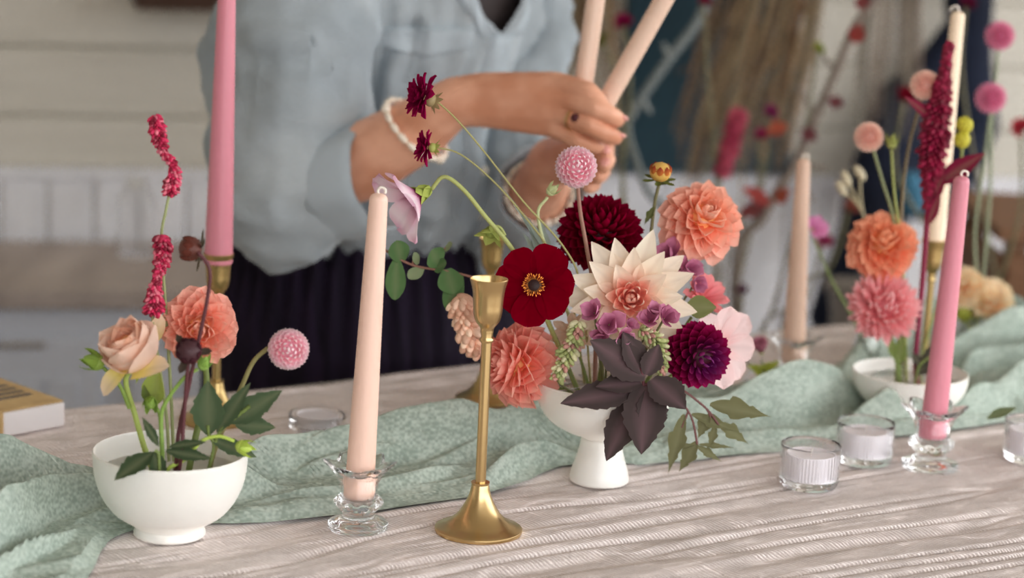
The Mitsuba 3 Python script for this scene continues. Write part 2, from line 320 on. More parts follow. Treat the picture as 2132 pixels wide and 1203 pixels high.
r1 = ridge(meshkit.noise(np.stack([(UU + 0.25 * wu) * 4.5 - VV * 5, (VV + 0.16 * wv) * 21 + UU * 4, 0 * UU], -1), 31))
r2 = ridge(meshkit.noise(np.stack([(UU + 0.12 * wu) * 11 + VV * 8, (VV + 0.08 * wv) * 36 - UU * 5, 0 * UU], -1), 41))
lump = meshkit.noise(np.stack([UU * 6.5, VV * 9, 0 * UU], -1), 55)
amp = interp(u, [(-0.8, 0.020), (-0.45, 0.022), (-0.35, 0.032), (-0.24, 0.018), (-0.15, 0.028), (-0.03, 0.022), (0.06, 0.026), (0.17, 0.022), (0.3, 0.030), (0.42, 0.036), (0.6, 0.034), (1.2, 0.05)])[:, None]
def hole(c, r, k): a = np.hypot(UU - c[0], VV - c[1]); return 1 - (1 - k) * np.clip(1 - (a - r) / 0.03, 0, 1) ** 1.5
H = 0.006 * env * (0.5 + lump) + amp * env * 0.35 * r2 ** 1.6 * (0.2 + lump)
R1 = lambda sd, fr: (meshkit.fbm(np.stack([u * fr, 0 * u, 0 * u], -1), 3, sd) - 0.5)[:, None]
for i_, (t0_, wd_, am_, sd_) in enumerate(((0.10, 0.020, 0.75, 301), (0.27, 0.016, 0.9, 302), (0.43, 0.024, 1.15, 303), (0.60, 0.015, 0.9, 304), (0.76, 0.022, 1.1, 305), (0.91, 0.016, 0.6, 306), (0.5, 0.012, 0.7, 307), (0.35, 0.011, 0.6, 308))):
    vi = vf + (vb - vf) * t0_ + 0.11 * R1(sd_, 4.0) + (0.16 * R1(sd_ + 50, 2.2) if i_ > 5 else 0)
    Ai = 1.6 * amp * am_ * np.clip(0.62 + 2.6 * R1(sd_ + 20, 5.5), 0.12, 1.3); wi = 0.85 * wd_ * (1 + 1.2 * R1(sd_ + 40, 7.0))
    dv_ = (VV - vi) / wi; dv_ = np.where(dv_ < 0, dv_ * 1.35, dv_ * 0.85)
    H = np.log(np.exp(np.clip(H * 600, -50, 50)) + np.exp(np.clip(Ai * env * np.exp(-np.abs(dv_) ** 1.7) * 600, -50, 50))) / 600
H = (H - math.log(9) / 600) * env
_b = uv_of(stand(1895, 783, 2.06)); H = np.maximum(H, 0.034 * env ** 0.5 * np.exp(-((UU - _b[0] + 0.02) / 0.09) ** 2) * np.exp(-np.abs((VV - _b[1] + 0.062 + 0.03 * (UU - _b[0])) / 0.026) ** 2.2))
# where the vessels stand
BOWL = G(353, 1112); COMP = G(1247, 1000); BOWL2 = stand(1895, 783, 2.06)
STICK = G(996, 1105); GH1 = G(745, 1098); GH2 = G(1935, 972); GH3 = G(1648, 805)
BR1 = stand(455, 525, 1.934); BR2 = stand(1025, 505, 2.04); BR3 = stand(1945, 500, 2.16)
VASE1 = G(1590, 822); VASE2 = G(1800, 775); VASE3 = stand(2035, 690, 2.36)
for c, r, k in ((BOWL, 0.046, 0.02), (COMP, 0.030, 0.05), (BOWL2, 0.036, 0.10), (BR2, 0.036, 0.05), (BR3, 0.036, 0.05), (GH2, 0.03, 0.03), (VASE3, 0.03, 0.05)):
    H = H * hole(uv_of(c), r, k)
base_h = cloth_h(UU, VV)
single('table_runner', (T3(UU, VV, np.maximum(H, 0.0) + np.maximum(base_h, -0.002) + 0.0022).reshape(-1, 3), gridf(nu, nt)), 'runner_mat',
       'sage green gauze table runner bunched in folds along the table', 'table runner')

# ------------------------------------------------------------------ vessels
def bowl(name, label, o, s=1.0, hs=1.0):
    k = thing(name, label, 'bowl')
    out = smooth_prof([(0.0262, 0.0), (0.0278, 0.002), (0.0268, 0.008), (0.033, 0.0125), (0.0435, 0.020), (0.0525, 0.033), (0.0575, 0.048), (0.0592, 0.0655)], 6)
    inn = smooth_prof([(0.0590, 0.0668), (0.0578, 0.0665), (0.0558, 0.050), (0.0505, 0.034), (0.040, 0.021), (0.025, 0.013), (0.0, 0.0115)], 6)
    P = np.vstack([[(0.0, 0.003), (0.0225, 0.003), (0.0235, 0.0)], out, inn]) * [s, s * hs]
    part(k, 'shell', lathe(P, o, 96), 'ceramic', 40)
    zw = 0.050 * s * hs
    part(k, 'water', lathe([(0.0560 * s, zw), (0.0, zw)], o, 96), 'water', False, label='still water')
    h = part(k, 'flower_holder', lathe(np.array([(0.0, 0.012), (0.021, 0.012), (0.021, 0.018), (0.0, 0.018)]) * [s, s * hs], o, 32), 'metal', 40, label='metal pin holder under the water')
    for q in range(40):
        a, r = q * 2.39996, 0.019 * math.sqrt((q + 0.5) / 40) * s
        b = np.asarray(o) + [r * math.cos(a), r * math.sin(a), 0.018 * s * hs]
        part(h, 'pin', tube([b, b + [0, 0, 0.010 * s]], 0.0006, 0.0002, sides=5, curve=False), 'metal')
    return k
bowl('bowl', 'white ceramic footed bowl of water at left, holding the rose and dark stems', BOWL)
bowl('bowl', 'white ceramic bowl at right, half hidden behind the pink candle', BOWL2 + [0, 0, 0.002], 0.95, 0.70)
k = thing('compote', 'white ceramic footed compote full of flowers in the middle of the table', 'compote')
P = np.vstack([[(0, 0.004), (0.02, 0.004)], smooth_prof([(0.0245, 0.0), (0.0256, 0.002), (0.0245, 0.009), (0.0205, 0.022), (0.0178, 0.034), (0.0186, 0.040), (0.033, 0.046), (0.047, 0.055), (0.0565, 0.070), (0.0612, 0.088)], 6),
               smooth_prof([(0.0605, 0.0892), (0.0588, 0.088), (0.054, 0.071), (0.045, 0.058), (0.03, 0.050), (0.0, 0.047)], 5)])
part(k, 'shell', lathe(P, COMP, 96), 'ceramic', 40)
part(k, 'wire_mesh', cat_mesh([tube([COMP + [0.05 * math.cos(a), 0.05 * math.sin(a), 0.082], COMP + [-0.05 * math.cos(a + b), -0.05 * math.sin(a + b), 0.084]], 0.0006, sides=5, curve=False) for a in np.arange(0, 3.1, 0.5) for b in (0.5, -0.4)])[:2], 'metal')

def candlestick(label, o, h, mat, s=1.0, n=64):
    k = thing('candlestick', label, 'candlestick')
    rc = 0.0148 * s
    B = smooth_prof([(0.0345, 0.0), (0.0347, 0.0022), (0.0335, 0.0036), (0.025, 0.0075), (0.0165, 0.015), (0.0095, 0.028), (0.0068, 0.0385)], 8) * [s, s]
    part(k, 'base', lathe(np.vstack([[(0, 0.001)], B, [(0.0072 * s, 0.0388 * s), (0.0074 * s, 0.0405 * s), (0.0, 0.0407 * s)]]), o, n), mat, 45)
    zc = h - 0.0385 * s
    part(k, 'stem', lathe([(0, 0.04 * s), (0.0042 * s, 0.04 * s), (0.0040 * s, zc - 0.012 * s), (0.0056 * s, zc - 0.0105 * s), (0.0056 * s, zc - 0.009 * s), (0.0043 * s, zc - 0.0075 * s), (0.0052 * s, zc), (0.0, zc)], o, 32), mat, 50)
    C = smooth_prof([(0.0050, -0.004), (0.0056, 0.0), (0.0095, 0.0055), (0.0112, 0.012), (0.0117, 0.0195), (0.0126, 0.029), (0.0148, 0.0378)], 6) * [s, s]
    I = smooth_prof([(0.0149, 0.0385), (0.0141, 0.0382), (0.0115, 0.028), (0.0105, 0.019), (0.0098, 0.0125), (0.0, 0.0115)], 5) * [s, s]
    P = np.vstack([[(0, -0.004 * s)], C, I]) + [0, zc]
    part(k, 'cup', lathe(P, o, n), mat, 45)
    return np.asarray(o) + [0, 0, zc + 0.0118 * s]
candlestick('tall empty brass candlestick with trumpet base in front', STICK, 0.2035, 'brass')
B1 = candlestick('brass candlestick behind the left bowl, holding the tall pink candle', BR1, 0.157, 'antique_brass', 0.95)
candlestick('empty brass candlestick behind the red single flower', BR2 + [0, 0, 0.004], 0.160, 'antique_brass', 0.86)
B3 = candlestick('brass candlestick holding the cream candle at right', BR3 + [0, 0, 0.004], 0.157, 'antique_brass', 0.86)

def glass_holder(label, o, s=1.0):
    k = thing('candle_holder', label, 'candle holder')
    out = smooth_prof([(0.0232, 0.0), (0.0240, 0.003), (0.0228, 0.006), (0.0150, 0.0095), (0.0125, 0.0135), (0.0150, 0.017), (0.0182, 0.0215), (0.0186, 0.026), (0.0150, 0.0305), (0.0148, 0.036), (0.0160, 0.043), (0.0195, 0.050), (0.0245, 0.0565)], 5)
    inn = smooth_prof([(0.0258, 0.0590), (0.0235, 0.0588), (0.0180, 0.0545), (0.0132, 0.0495), (0.0125, 0.042), (0.0120, 0.026), (0.0, 0.0255)], 5)
    P = np.vstack([[(0, 0.0025), (0.018, 0.0012)], out, inn]) * s
    def mod(r, z, th):
        w = np.clip((z / s - 0.040) / 0.018, 0, 1) * (r > 0.0145 * s)
        g = np.exp(-((z / s - 0.0235) / 0.004) ** 2) * (r > 0.0135 * s)
        return r * (1 + 0.13 * w * np.cos(6 * th) + 0.05 * g * np.cos(12 * th)), z + s * 0.002 * w * np.cos(6 * th)
    v_, f_ = lathe(P, o, 120, mod); v_[:, 2] = o[2] + (v_[:, 2] - o[2]) * 0.90
    part(k, 'body', (v_, f_), 'glass', 50)
    return np.asarray(o) + [0, 0, 0.0240 * s]
C1 = glass_holder('clear glass candle holder with scalloped rim, holding the peach candle in front', GH1)
C2 = glass_holder('clear glass candle holder with scalloped rim, holding the pink candle at right', GH2, 1.06) + [0, 0, 0.002]
C3 = glass_holder('clear glass candle holder at the far side, holding the tan peach candle', GH3)

PINK, PEACH, CREAM, TAN = lin(208, 130, 146, 1.06), lin(226, 192, 176, 1.15), lin(238, 216, 190, 1.15), lin(212, 180, 160, 1.1)
def candle(label, base, tip, r0, r1, col, length=None, wick='loop', group=None):
    base, tip = np.asarray(base, float), np.asarray(tip, float)
    ax = unit(tip - base); L = length or float(np.linalg.norm(tip - base))
    k = thing('candle', label, 'candle', group)
    b = np.linspace(0, 1, 14)[1:]
    P = [(0, 0), (r0 * 0.93, 0), (r0, 0.002)] + [(r0 + (r1 - r0) * t, (L - r1 * 0.8) * t) for t in b] + [(r1 * math.cos(a) ** 0.7, L - r1 * 0.8 + r1 * 0.8 * math.sin(a)) for a in np.linspace(0.2, 1.45, 7)] + [(0, L)]
    part(k, 'wax', lathe(P, base, 48, axis=ax), 'wax', 50, col)
    X = unit(np.cross(ax, CF)); t = base + ax * (L - 0.001)
    if wick == 'loop': w = [t, t + ax * 0.003 + X * 0.001, t + ax * 0.0055 - X * 0.001, t + ax * 0.0045 - X * 0.0045, t + ax * 0.001 - X * 0.005]
    else: w = [t, t + ax * 0.004, t + ax * 0.006 + X * 0.002, t + ax * 0.005 + X * 0.006, t + ax * 0.001 + X * 0.0085]
    part(k, 'wick', tube(w, 0.0011, sides=6), 'wax', True, lin(244, 236, 226))
    return k
def tipat(px, py, base): return D(px, py, base[1])
B1 = B1 + [0, 0, 0.0165]; B3 = B3 + [0, 0, 0.0130]
candle('tall pink taper candle at left, cut off by the top of the picture', B1, tipat(474, -70, B1), 0.0130, 0.0075, PINK)
candle('peach taper candle standing in front, left of the empty candlestick', C1, tipat(789, 402, C1), 0.0119, 0.0072, PEACH)
candle('pink taper candle at right in a clear glass holder', C2, tipat(2003, 366, C2), 0.0119, 0.0072, PINK)
candle('tan peach taper candle far behind the magenta dahlia', C3, tipat(1673, 330, C3), 0.0120, 0.0070, TAN)
candle('tall cream taper candle standing beside the dark red amaranth', B3, tipat(1995, 24, B3), 0.0105, 0.0070, CREAM, wick='bend')

def tealight(label, o, group='ribbed tealight glasses'):
    k = thing('tealight_holder', label, 'tealight holder', group)
    out = smooth_prof([(0.021, 0.0), (0.0240, 0.0018), (0.0258, 0.008), (0.0262, 0.025), (0.0262, 0.0372)], 5)
    inn = smooth_prof([(0.0258, 0.0382), (0.0250, 0.0378), (0.0240, 0.034), (0.0236, 0.012), (0.0215, 0.0085), (0.0, 0.008)], 5)
    def mod(r, z, th):
        w = np.clip((z - 0.009) / 0.004, 0, 1) * np.clip((0.034 - z) / 0.003, 0, 1) * (r < 0.02405) * (r > 0.015)
        return r * (1 + 0.010 * w * np.cos(48 * th)), z
    part(k, 'glass', lathe(np.vstack([[(0, 0.0006)], out, inn]), o, 240, mod), 'glass', 50)
    c = lambda r, z, th: (r * (1 + 0.012 * (r > 0.0195) * np.cos(48 * th)), z)
    part(k, 'candle', lathe([(0, 0.0083), (0.0205, 0.0083), (0.0208, 0.0095), (0.0208, 0.0285), (0.0200, 0.0300), (0.0185, 0.0285), (0.0, 0.0275)], o, 192, c), 'wax', 40, lin(226, 222, 228), label='white wax tealight')
    part(k, 'wick', tube([np.asarray(o) + [0, 0, 0.027], np.asarray(o) + [0.001, 0, 0.034]], 0.0007, sides=6, curve=False), 'wax', True, lin(230, 226, 220))
tealight('clear ribbed tealight glass nearest the viewer, right of the compote', G(1683, 1012))
tealight('clear ribbed tealight glass just behind the nearest one', G(1797, 962))
tealight('clear ribbed tealight glass cut off by the right edge', G(2146, 958))
o = G(660, 892)
k = thing('tealight_holder', 'low tealight glass lying behind the runner, left of the peach candle', 'tealight holder')
part(k, 'glass', lathe([(0, 0.0006), (0.023, 0), (0.0262, 0.003), (0.0266, 0.013), (0.0258, 0.0145), (0.0240, 0.013), (0.0225, 0.005), (0, 0.004)], o, 96), 'glass', 50)
part(k, 'candle', lathe([(0, 0.0044), (0.0195, 0.0044), (0.0195, 0.0135), (0.019, 0.014), (0.0185, 0.0125), (0, 0.012)], o, 64), 'wax', 40, lin(214, 210, 214), label='white tealight')

# little cardboard box at the left edge
a, b = G(135, 888), G(8, 912); e = b - a; wl = float(np.linalg.norm(e)); ex = e / wl; q = G(0, 800, 0.021) - G(135, 842, 0.021); q = q - ex * (q @ ex) ; ey = unit([-ex[1], ex[0], 0]); ey = ey if ey[1] > 0 else -ey
k = thing('box', 'small cardboard box with white end and ochre printed top at the left edge', 'box')
def bx(x0, x1, y0, y1, z0, z1, bev=0.0008): return xf(box(x1 - x0, y1 - y0, z1 - z0, bevel=bev), a + ex * (x0 + x1) / 2 + ey * (y0 + y1) / 2 + ZUP * ((z0 + z1) / 2 + 0.001), ex, ey, ZUP)
hb = 0.0225
part(k, 'tray', bx(0, wl, 0, 0.11, 0, hb - 0.001), 'box_white', False, label='white tray end')
part(k, 'sleeve', cat_mesh([bx(-0.001, wl + 0.004, 0.003, 0.111, hb - 0.001, hb + 0.0006), bx(wl, wl + 0.004, 0.0, 0.111, 0, hb)])[:2], 'box_ochre', False, label='ochre printed sleeve')
for j in range(4): part(k, 'printed_line', bx(0.010, wl - 0.012 - 0.004 * (j % 2), 0.035 + 0.013 * j, 0.043 + 0.013 * j, hb + 0.0005, hb + 0.0010, 0), 'box_print', False)

# glass bottle on the cupboard
o = G(282, 531, -0.13)
k = thing('bottle', 'clear glass bottle standing on the grey worktop behind the red spikes', 'bottle')
out = smooth_prof([(0.026, 0.0), (0.029, 0.004), (0.029, 0.085), (0.027, 0.096), (0.0155, 0.108), (0.0145, 0.122)], 6)
part(k, 'glass', lathe(np.vstack([[(0, 0.001)], out, [(0.0175, 0.123), (0.0175, 0.128), (0.0125, 0.128), (0.0125, 0.108), (0.0245, 0.094), (0.0265, 0.085), (0.0265, 0.006), (0, 0.005)]]), o, 64), 'glass', 45)

def bud_vase(label, o, h, r, neck):
    k = thing('bud_vase', label, 'vase')
    out = smooth_prof([(r * 0.8, 0), (r, 0.004), (r * 1.02, h * 0.45), (r * 0.8, h * 0.68), (neck, h * 0.82), (neck * 1.02, h * 0.93), (neck * 1.3, h)], 5)
    inn = smooth_prof([(neck * 1.15, h), (neck * 0.82, h * 0.92), (neck * 0.8, h * 0.81), (r * 0.68, h * 0.66), (r * 0.88, h * 0.44), (r * 0.86, 0.008), (0, 0.007)], 5)
    part(k, 'glass', lathe(np.vstack([[(0, 0.001)], out, inn]), o, 64), 'glass', 45); return k
bud_vase('small clear glass bud vase holding a mauve bud, left of the tan candle', VASE1, 0.032, 0.0225, 0.016)
bud_vase('small clear glass vase behind the dusty pink dahlia', VASE2, 0.06, 0.015, 0.0105)
bud_vase('clear glass vase with the pale peach flower at the right', VASE3, 0.075, 0.024, 0.02)

# ------------------------------------------------------------------ flowers and leaves
def ramp(cols, s):
    c = np.array(cols, float); x = np.linspace(0, 1, len(c))
    return np.stack([np.interp(s, x, c[:, k]) for k in range(3)], -1)
def petal(L, Wd, cols, nu=5, nv=8, base=0.3, peak=0.6, point=0.3, cup=0.35, bend=0.0, curl=0.0, jit=0.0, notch=0.0, ruffle=0.0, th=0.0006, rng=RNG):
    """lateral x, along y, inner face +z; a thin closed blade"""
    s = np.linspace(0, 1, nv); t = np.linspace(-1, 1, nu); S, Tt = np.meshgrid(s, t, indexing='ij')
    q = np.clip((S - peak) / (1 - peak), 0, 1)
    rnd, pt = np.sqrt(np.clip(1 - q ** 2.2, 0, 1)), (1 - q) ** 0.9
    w = Wd / 2 * np.where(S < peak, base + (1 - base) * np.sin(np.pi / 2 * S / peak) ** 1.2, (1 - point) * rnd + point * pt)
    w = np.maximum(w, Wd * 0.012)
    ang = bend * s + curl * s ** 3
    dy, dz = np.cos(ang), np.sin(ang); st = L / (nv - 1)
    y = np.concatenate([[0], np.cumsum((dy[:-1] + dy[1:]) / 2)]) * st; zz = np.concatenate([[0], np.cumsum((dz[:-1] + dz[1:]) / 2)]) * st
    X = w * Tt
    off = cup * w * Tt ** 2 + ruffle * L * np.sin(Tt * 5 + S * 3 + rng.random() * 6) * S ** 2
    ny, nz = -np.sin(ang)[:, None], np.cos(ang)[:, None]
    Y = y[:, None] + off * ny - notch * L * S ** 6 * (1 - np.abs(Tt)) ** 1.5
    Z = zz[:, None] + off * nz
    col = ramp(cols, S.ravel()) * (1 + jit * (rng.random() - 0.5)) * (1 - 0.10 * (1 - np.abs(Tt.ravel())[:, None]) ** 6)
    v = np.stack([X, Y, Z], -1).reshape(-1, 3)
    return v, gridf(nv, nu), np.clip(col, 0, 0.97)
def frame(d, up):                               # lateral, along d, inner normal towards up
    d = unit(d); n = unit(np.asarray(up) - d * (np.asarray(up) @ d)); return np.cross(d, n), d, n
def place(m, o, fr): X, Y, Z = fr; v = m[0]; return v[:, :1] * X + v[:, 1:2] * Y + v[:, 2:] * Z + o, m[1], m[2]
def axes(a): a = unit(a); x = unit(np.cross([0.13, 0.97, 0.2], a)); return x, np.cross(a, x), a
GREEN, DGREEN, LGREEN, OLIVE, MAROON, PURPLE = lin(118, 136, 74), lin(82, 100, 74), lin(168, 186, 96), lin(112, 116, 74), lin(88, 44, 50), lin(76, 66, 66)
def petals_on(k, c, A, R, n, phi, Lr, Wr, cols, root=0.1, tilt=0.0, wob=0.06, az0=0.0, squash=1.0, pw=0.5, name='petal', fn=None, rng=RNG, **kw):
    """n petals in a spiral about the axis A; phi, Lr, Wr and any value of kw may be (inner, outer) pairs"""
    x, y, a = axes(A); lerp = lambda q, f: q if np.isscalar(q) else q[0] + (q[1] - q[0]) * f
    for i in range(n):
        f = (i + 0.5) / n; fp = f ** pw
        p = lerp(phi, fp) + wob * (rng.random() - 0.5); az = az0 + i * 2.39996 + 0.5 * wob * (rng.random() - 0.5)
        e = x * math.cos(az) + y * math.sin(az)
        d = a * math.cos(p) + e * math.sin(p); up = a * math.sin(p) - e * math.cos(p)
        if tilt: d = unit(d + up * lerp(tilt, fp))
        L = R * lerp(Lr, fp) * (1 + wob * (rng.random() - 0.5)); wd = R * lerp(Wr, fp)
        cc = cols if not callable(cols) else cols(fp)
        m = petal(L, wd, cc, rng=rng, **{q: lerp(w_, fp) if isinstance(w_, tuple) else w_ for q, w_ in kw.items()})
        o = np.asarray(c) + (a * math.cos(p) * squash + e * math.sin(p)) * R * lerp(root, fp)
        if fn: o, d, up = fn(o, d, up, f)
        m = place(m, o, frame(d, up))
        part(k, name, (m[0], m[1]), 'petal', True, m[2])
def stem(k, pts, r0, r1=None, col=GREEN, name='stem', sides=8):
    return part(k, name, tube(pts, r0, r1, sides=sides), 'plant', True, col)
def P3(pts, d): return [D(p[0], p[1], p[2] if len(p) > 2 else d) for p in pts]
def px(n, d): return n / FPX * d * 1.0
def core(k, c, r, col, name='centre', scale=(1, 1, 1), A=None): return part(k, name, ball(c, r, 2, scale, A), 'plant', True, col)
def sepals(k, c, A, n, L, Wd, col, phi=1.2, point=0.8, name='sepal', **kw):
    x, y, a = axes(A)
    for i in range(n):
        az = i * 2 * np.pi / n + 0.3; e = x * math.cos(az) + y * math.sin(az)
        d = a * math.cos(phi) + e * math.sin(phi); up = a * math.sin(phi) - e * math.cos(phi)
        m = place(petal(L, Wd, [col * 0.9, col, col * 1.05], 4, 6, 0.5, 0.4, point, 0.3, **kw), np.asarray(c), frame(d, up))
        part(k, name, (m[0], m[1]), 'leaf', True, m[2])
mx = lambda a, b, t: np.asarray(a) * (1 - t) + np.asarray(b) * t

CORAL, CORAL_D, CORAL_O, CORAL_Y = lin(251, 174, 158, 1.2), lin(233, 114, 118, 1.14), lin(253, 180, 146, 1.18), lin(254, 210, 124, 1.2)
def coral_dahlia(label, c, A, R, stempts, n=95, pinker=0.0, seed=1, sq=1.0, closed=False, tint=(1, 1, 1)):
    k = thing('coral_dahlia', label, 'flower'); rng = np.random.default_rng(seed)
    core(k, c, R * 0.40, mx(CORAL_Y, CORAL_D, 0.35))
    def cols(f):
        yl = max(0.0, 1 - f * 1.9); tip = mx(mx(CORAL_O, CORAL, f), CORAL_D, pinker * (0.4 + 0.6 * (1 - f)))
        base = mx(mx(lin(232, 104, 66), CORAL_Y, yl * 0.7), CORAL_D * 0.7, pinker * (1 - f))
        return [q_ * np.array(tint) for q_ in (base, mx(mx(CORAL_O, lin(238, 124, 92), 0.5), CORAL_Y, yl * 0.7), tip, mx(tip, lin(255, 206, 190), 0.55))]
    petals_on(k, c, A, R, n, (0.12, 2.05), (0.60, 0.93), (0.26, 0.64), cols, root=0.12, wob=0.22, squash=sq, pw=0.62, rng=rng, nu=5, nv=8, base=0.35, peak=0.62, point=0.22, cup=(0.95, 0.6), bend=(0.5, -0.15), curl=(0.9, -0.35) if not closed else (1.3, 0.2), jit=0.25, ruffle=0.012)
    if stempts is not None: stem(k, stempts, 0.0024, 0.0026, GREEN)
    return k
def ball_dahlia(name, label, c, A, R, cols, stempts, n=150, seed=2, W_=(0.10, 0.34), phi=(0.10, 2.3), cup=(0.9, 0.75), corecol=None, squash=1.0, stemcol=GREEN, Lr=(0.52, 0.66), root=(0.30, 0.36), point=0.15, curl=(0.9, 0.5), bend=(0.3, 0.1), jit=0.2, core_r=0.45, wob=0.03):
    k = thing(name, label, 'flower'); rng = np.random.default_rng(seed)
    core(k, c, R * core_r, corecol)
    petals_on(k, c, A, R, n, phi, Lr, W_, cols, root=root, wob=wob, squash=squash, pw=0.56, rng=rng, nu=5, nv=6, base=0.6, peak=0.55, point=point, cup=cup, bend=bend, curl=curl, jit=jit)
    if stempts is not None: stem(k, stempts, 0.0017, 0.0020, stemcol)
    return k
def leaf_mesh(L, Wd, col, teeth=6, depth=0.12, fold=0.25, bend=0.0, peak=0.45, n=25, bw=0.12, vein=None, wave=0.0, point=0.8):
    s = np.linspace(0, 1, n); t = np.array([-1, -0.55, 0, 0.55, 1.0]); S, Tt = np.meshgrid(s, t, indexing='ij')
    q = np.clip((S - peak) / (1 - peak), 0, 1)
    w = Wd / 2 * np.where(S < peak, bw + (1 - bw) * np.sin(np.pi / 2 * S / peak), (1 - q) ** point * (1 + 0.6 * q * (1 - q)))
    if teeth: w = w * np.where(np.abs(Tt) > 0.9, 1 - depth * ((S * teeth) % 1.0) * np.clip(S * 5, 0, 1), 1)
    ang = bend * s; st = L / (n - 1)
    y = np.concatenate([[0], np.cumsum(np.cos(ang)[:-1])]) * st; zz = np.concatenate([[0], np.cumsum(np.sin(ang)[:-1])]) * st
    off = fold * w * np.abs(Tt) + wave * L * np.sin(S * 14) * np.abs(Tt) ** 2
    v = np.stack([w * Tt, y[:, None] - off * np.sin(ang)[:, None], zz[:, None] + off * np.cos(ang)[:, None]], -1).reshape(-1, 3)
    vein = mx(col, lin(150, 150, 120), 0.25) if vein is None else vein
    c = np.where((np.abs(Tt.ravel()) < 0.1)[:, None], vein, np.asarray(col) * (0.92 + 0.16 * meshkit.noise(v * 300 + 5)[:, None]))
    return v, gridf(n, len(t)), np.clip(c, 0, 0.97)
def leaf(k, base, tip, Wd, col, facing=None, name='leaf', label=None, **kw):
    base, tip = np.asarray(base, float), np.asarray(tip, float); d = tip - base
    m = leaf_mesh(float(np.linalg.norm(d)), Wd, col, **kw)
    m = place(m, base, frame(d, -CF + 0.5 * CU if facing is None else facing))
    return part(k, name, (m[0], m[1]), 'leaf', True, m[2], label)
def beads(curve, n, r_of, size, cols, rng, jitter=0.3):
    p = smooth_prof(curve, 20); L = np.concatenate([[0], np.cumsum(np.linalg.norm(np.diff(p, axis=0), axis=1))]); L /= L[-1]; items = []
    base = trimesh.creation.icosphere(subdivisions=1, radius=1.0)
    for i in range(n):
        t = (i + rng.random()) / n; c = np.array([np.interp(t, L, p[:, q]) for q in range(3)])
        a = i * 2.39996; tg = unit(p[min(int(t * len(p)) + 1, len(p) - 1)] - p[min(int(t * len(p)), len(p) - 2)])
        u = unit(np.cross(tg, [0.2, 0.9, 0.1])); w = np.cross(tg, u)
        o = (u * math.cos(a) + w * math.sin(a)); s = size * (0.7 + 0.6 * rng.random())
        dirn = unit(o + tg * 0.6); X = unit(np.cross(dirn, tg)); Z = np.cross(X, dirn)
        v = base.vertices * [s * 0.6, s * 1.2, s * 0.6]
        v = v[:, :1] * X + v[:, 1:2] * dirn + v[:, 2:] * Z + c + o * r_of(t) * (0.45 + 0.55 * rng.random())
        col = np.asarray(cols[int(rng.integers(len(cols)))])
        items.append((v, base.faces, np.tile(np.clip(col * (0.8 + 0.4 * rng.random()), 0, 1), (len(v), 1))))
    return cat_mesh(items)

# ---- the left bowl
d1 = float(BOWL[1]); W0 = np.array([BOWL[0], BOWL[1], TZ + 0.020])
def into(c, x, y): return np.asarray(c) + [x, y, 0.020]
coral_dahlia('large coral dahlia with yellow heart behind the dark bud in the left bowl', D(414, 681, d1 + 0.03), face(0.15, -0.15, 1), px(88, d1), [D(418, 720, d1 + 0.04), D(430, 800, d1 + 0.03), D(405, 920, d1 + 0.012), into(BOWL, 0.008, 0.006)], 90, 0.35, 3)
# peach garden rose
k = thing('rose', 'peach garden rose with drooping yellow outer petals in the left bowl', 'flower')
rc = D(274, 722, d1 - 0.02); ra = face(-0.50, 0.62, 0.62); rr = px(66, d1); rng = np.random.default_rng(5)
RO, RI, RY = lin(252, 212, 196, 1.12), lin(232, 160, 112, 1.1), lin(252, 220, 130, 1.15)
core(k, rc + ra * rr * 0.16, rr * 0.30, RI * 0.8)
rr = px(118, d1); rc = D(306, 757, d1 - 0.012)
petals_on(k, rc, ra, rr, 60, (0.08, 0.95), (0.62, 0.90), (0.34, 0.80), lambda f: [RI * 0.75, mx(RI, RO, f * 0.7), mx(RI, RO, 0.10 + 0.9 * f)], root=0.04, wob=0.35, pw=0.6, rng=rng, nu=7, nv=9, base=0.55, peak=0.6, point=0.05, cup=(0.9, 0.5), bend=(0.0, 0.6), curl=(0.3, 0.5), jit=0.18, ruffle=0.02)
petals_on(k, rc, ra, rr, 7, (1.25, 1.4), (0.84, 0.92), (0.95, 1.05), [mx(RY, RO, 0.5), RO, RO, mx(RO, lin(252, 226, 210), 0.4)], root=0.02, wob=0.2, pw=0.8, rng=rng, nu=7, nv=10, base=0.5, peak=0.6, point=0.08, cup=0.5, bend=1.05, curl=0.25, jit=0.1, ruffle=0.012)
for b, t, wd, fc, o_ in (((266, 762), (206, 818), 0.020, face(-0.4, 0.6, 0.7), -0.028), ((274, 782), (346, 752), 0.024, face(0.1, 0.75, 0.65), -0.034), ((290, 730), (342, 662), 0.018, face(0.7, -0.2, 0.7), 0.02)):
    B_, T_ = D(*b, d1 + o_), D(*t, d1 + o_ - 0.008); m = petal(float(np.linalg.norm(T_ - B_)), wd, [RY * 0.95, RY, mx(RO, RY, 0.35), lin(252, 226, 200)], 7, 9, 0.5, 0.55, 0.25, 0.25, -0.15, -0.4)
    m = place(m, B_, frame(T_ - B_, fc)); part(k, 'petal', (m[0], m[1]), 'petal', True, m[2], label='drooping yellow outer petal')
sepals(k, D(288, 760, d1 - 0.015), -ra, 5, 0.014, 0.006, LGREEN, 1.0)
stem(k, P3([(288, 758), (262, 790), (280, 860), (300, 930), (318, 985)], d1 - 0.01) + [into(BOWL, -0.012, -0.004)], 0.0020, 0.0026, LGREEN)
leaf(k, D(322, 842, d1 - 0.012), D(330, 766, d1 - 0.02), 0.020, LGREEN, face(-0.3, 0.1, 1), teeth=0, fold=0.5)
leaf(k, D(318, 842, d1 - 0.012), D(300, 800, d1 - 0.03), 0.010, GREEN, face(-0.3, 0.1, 1), teeth=0, fold=0.5)
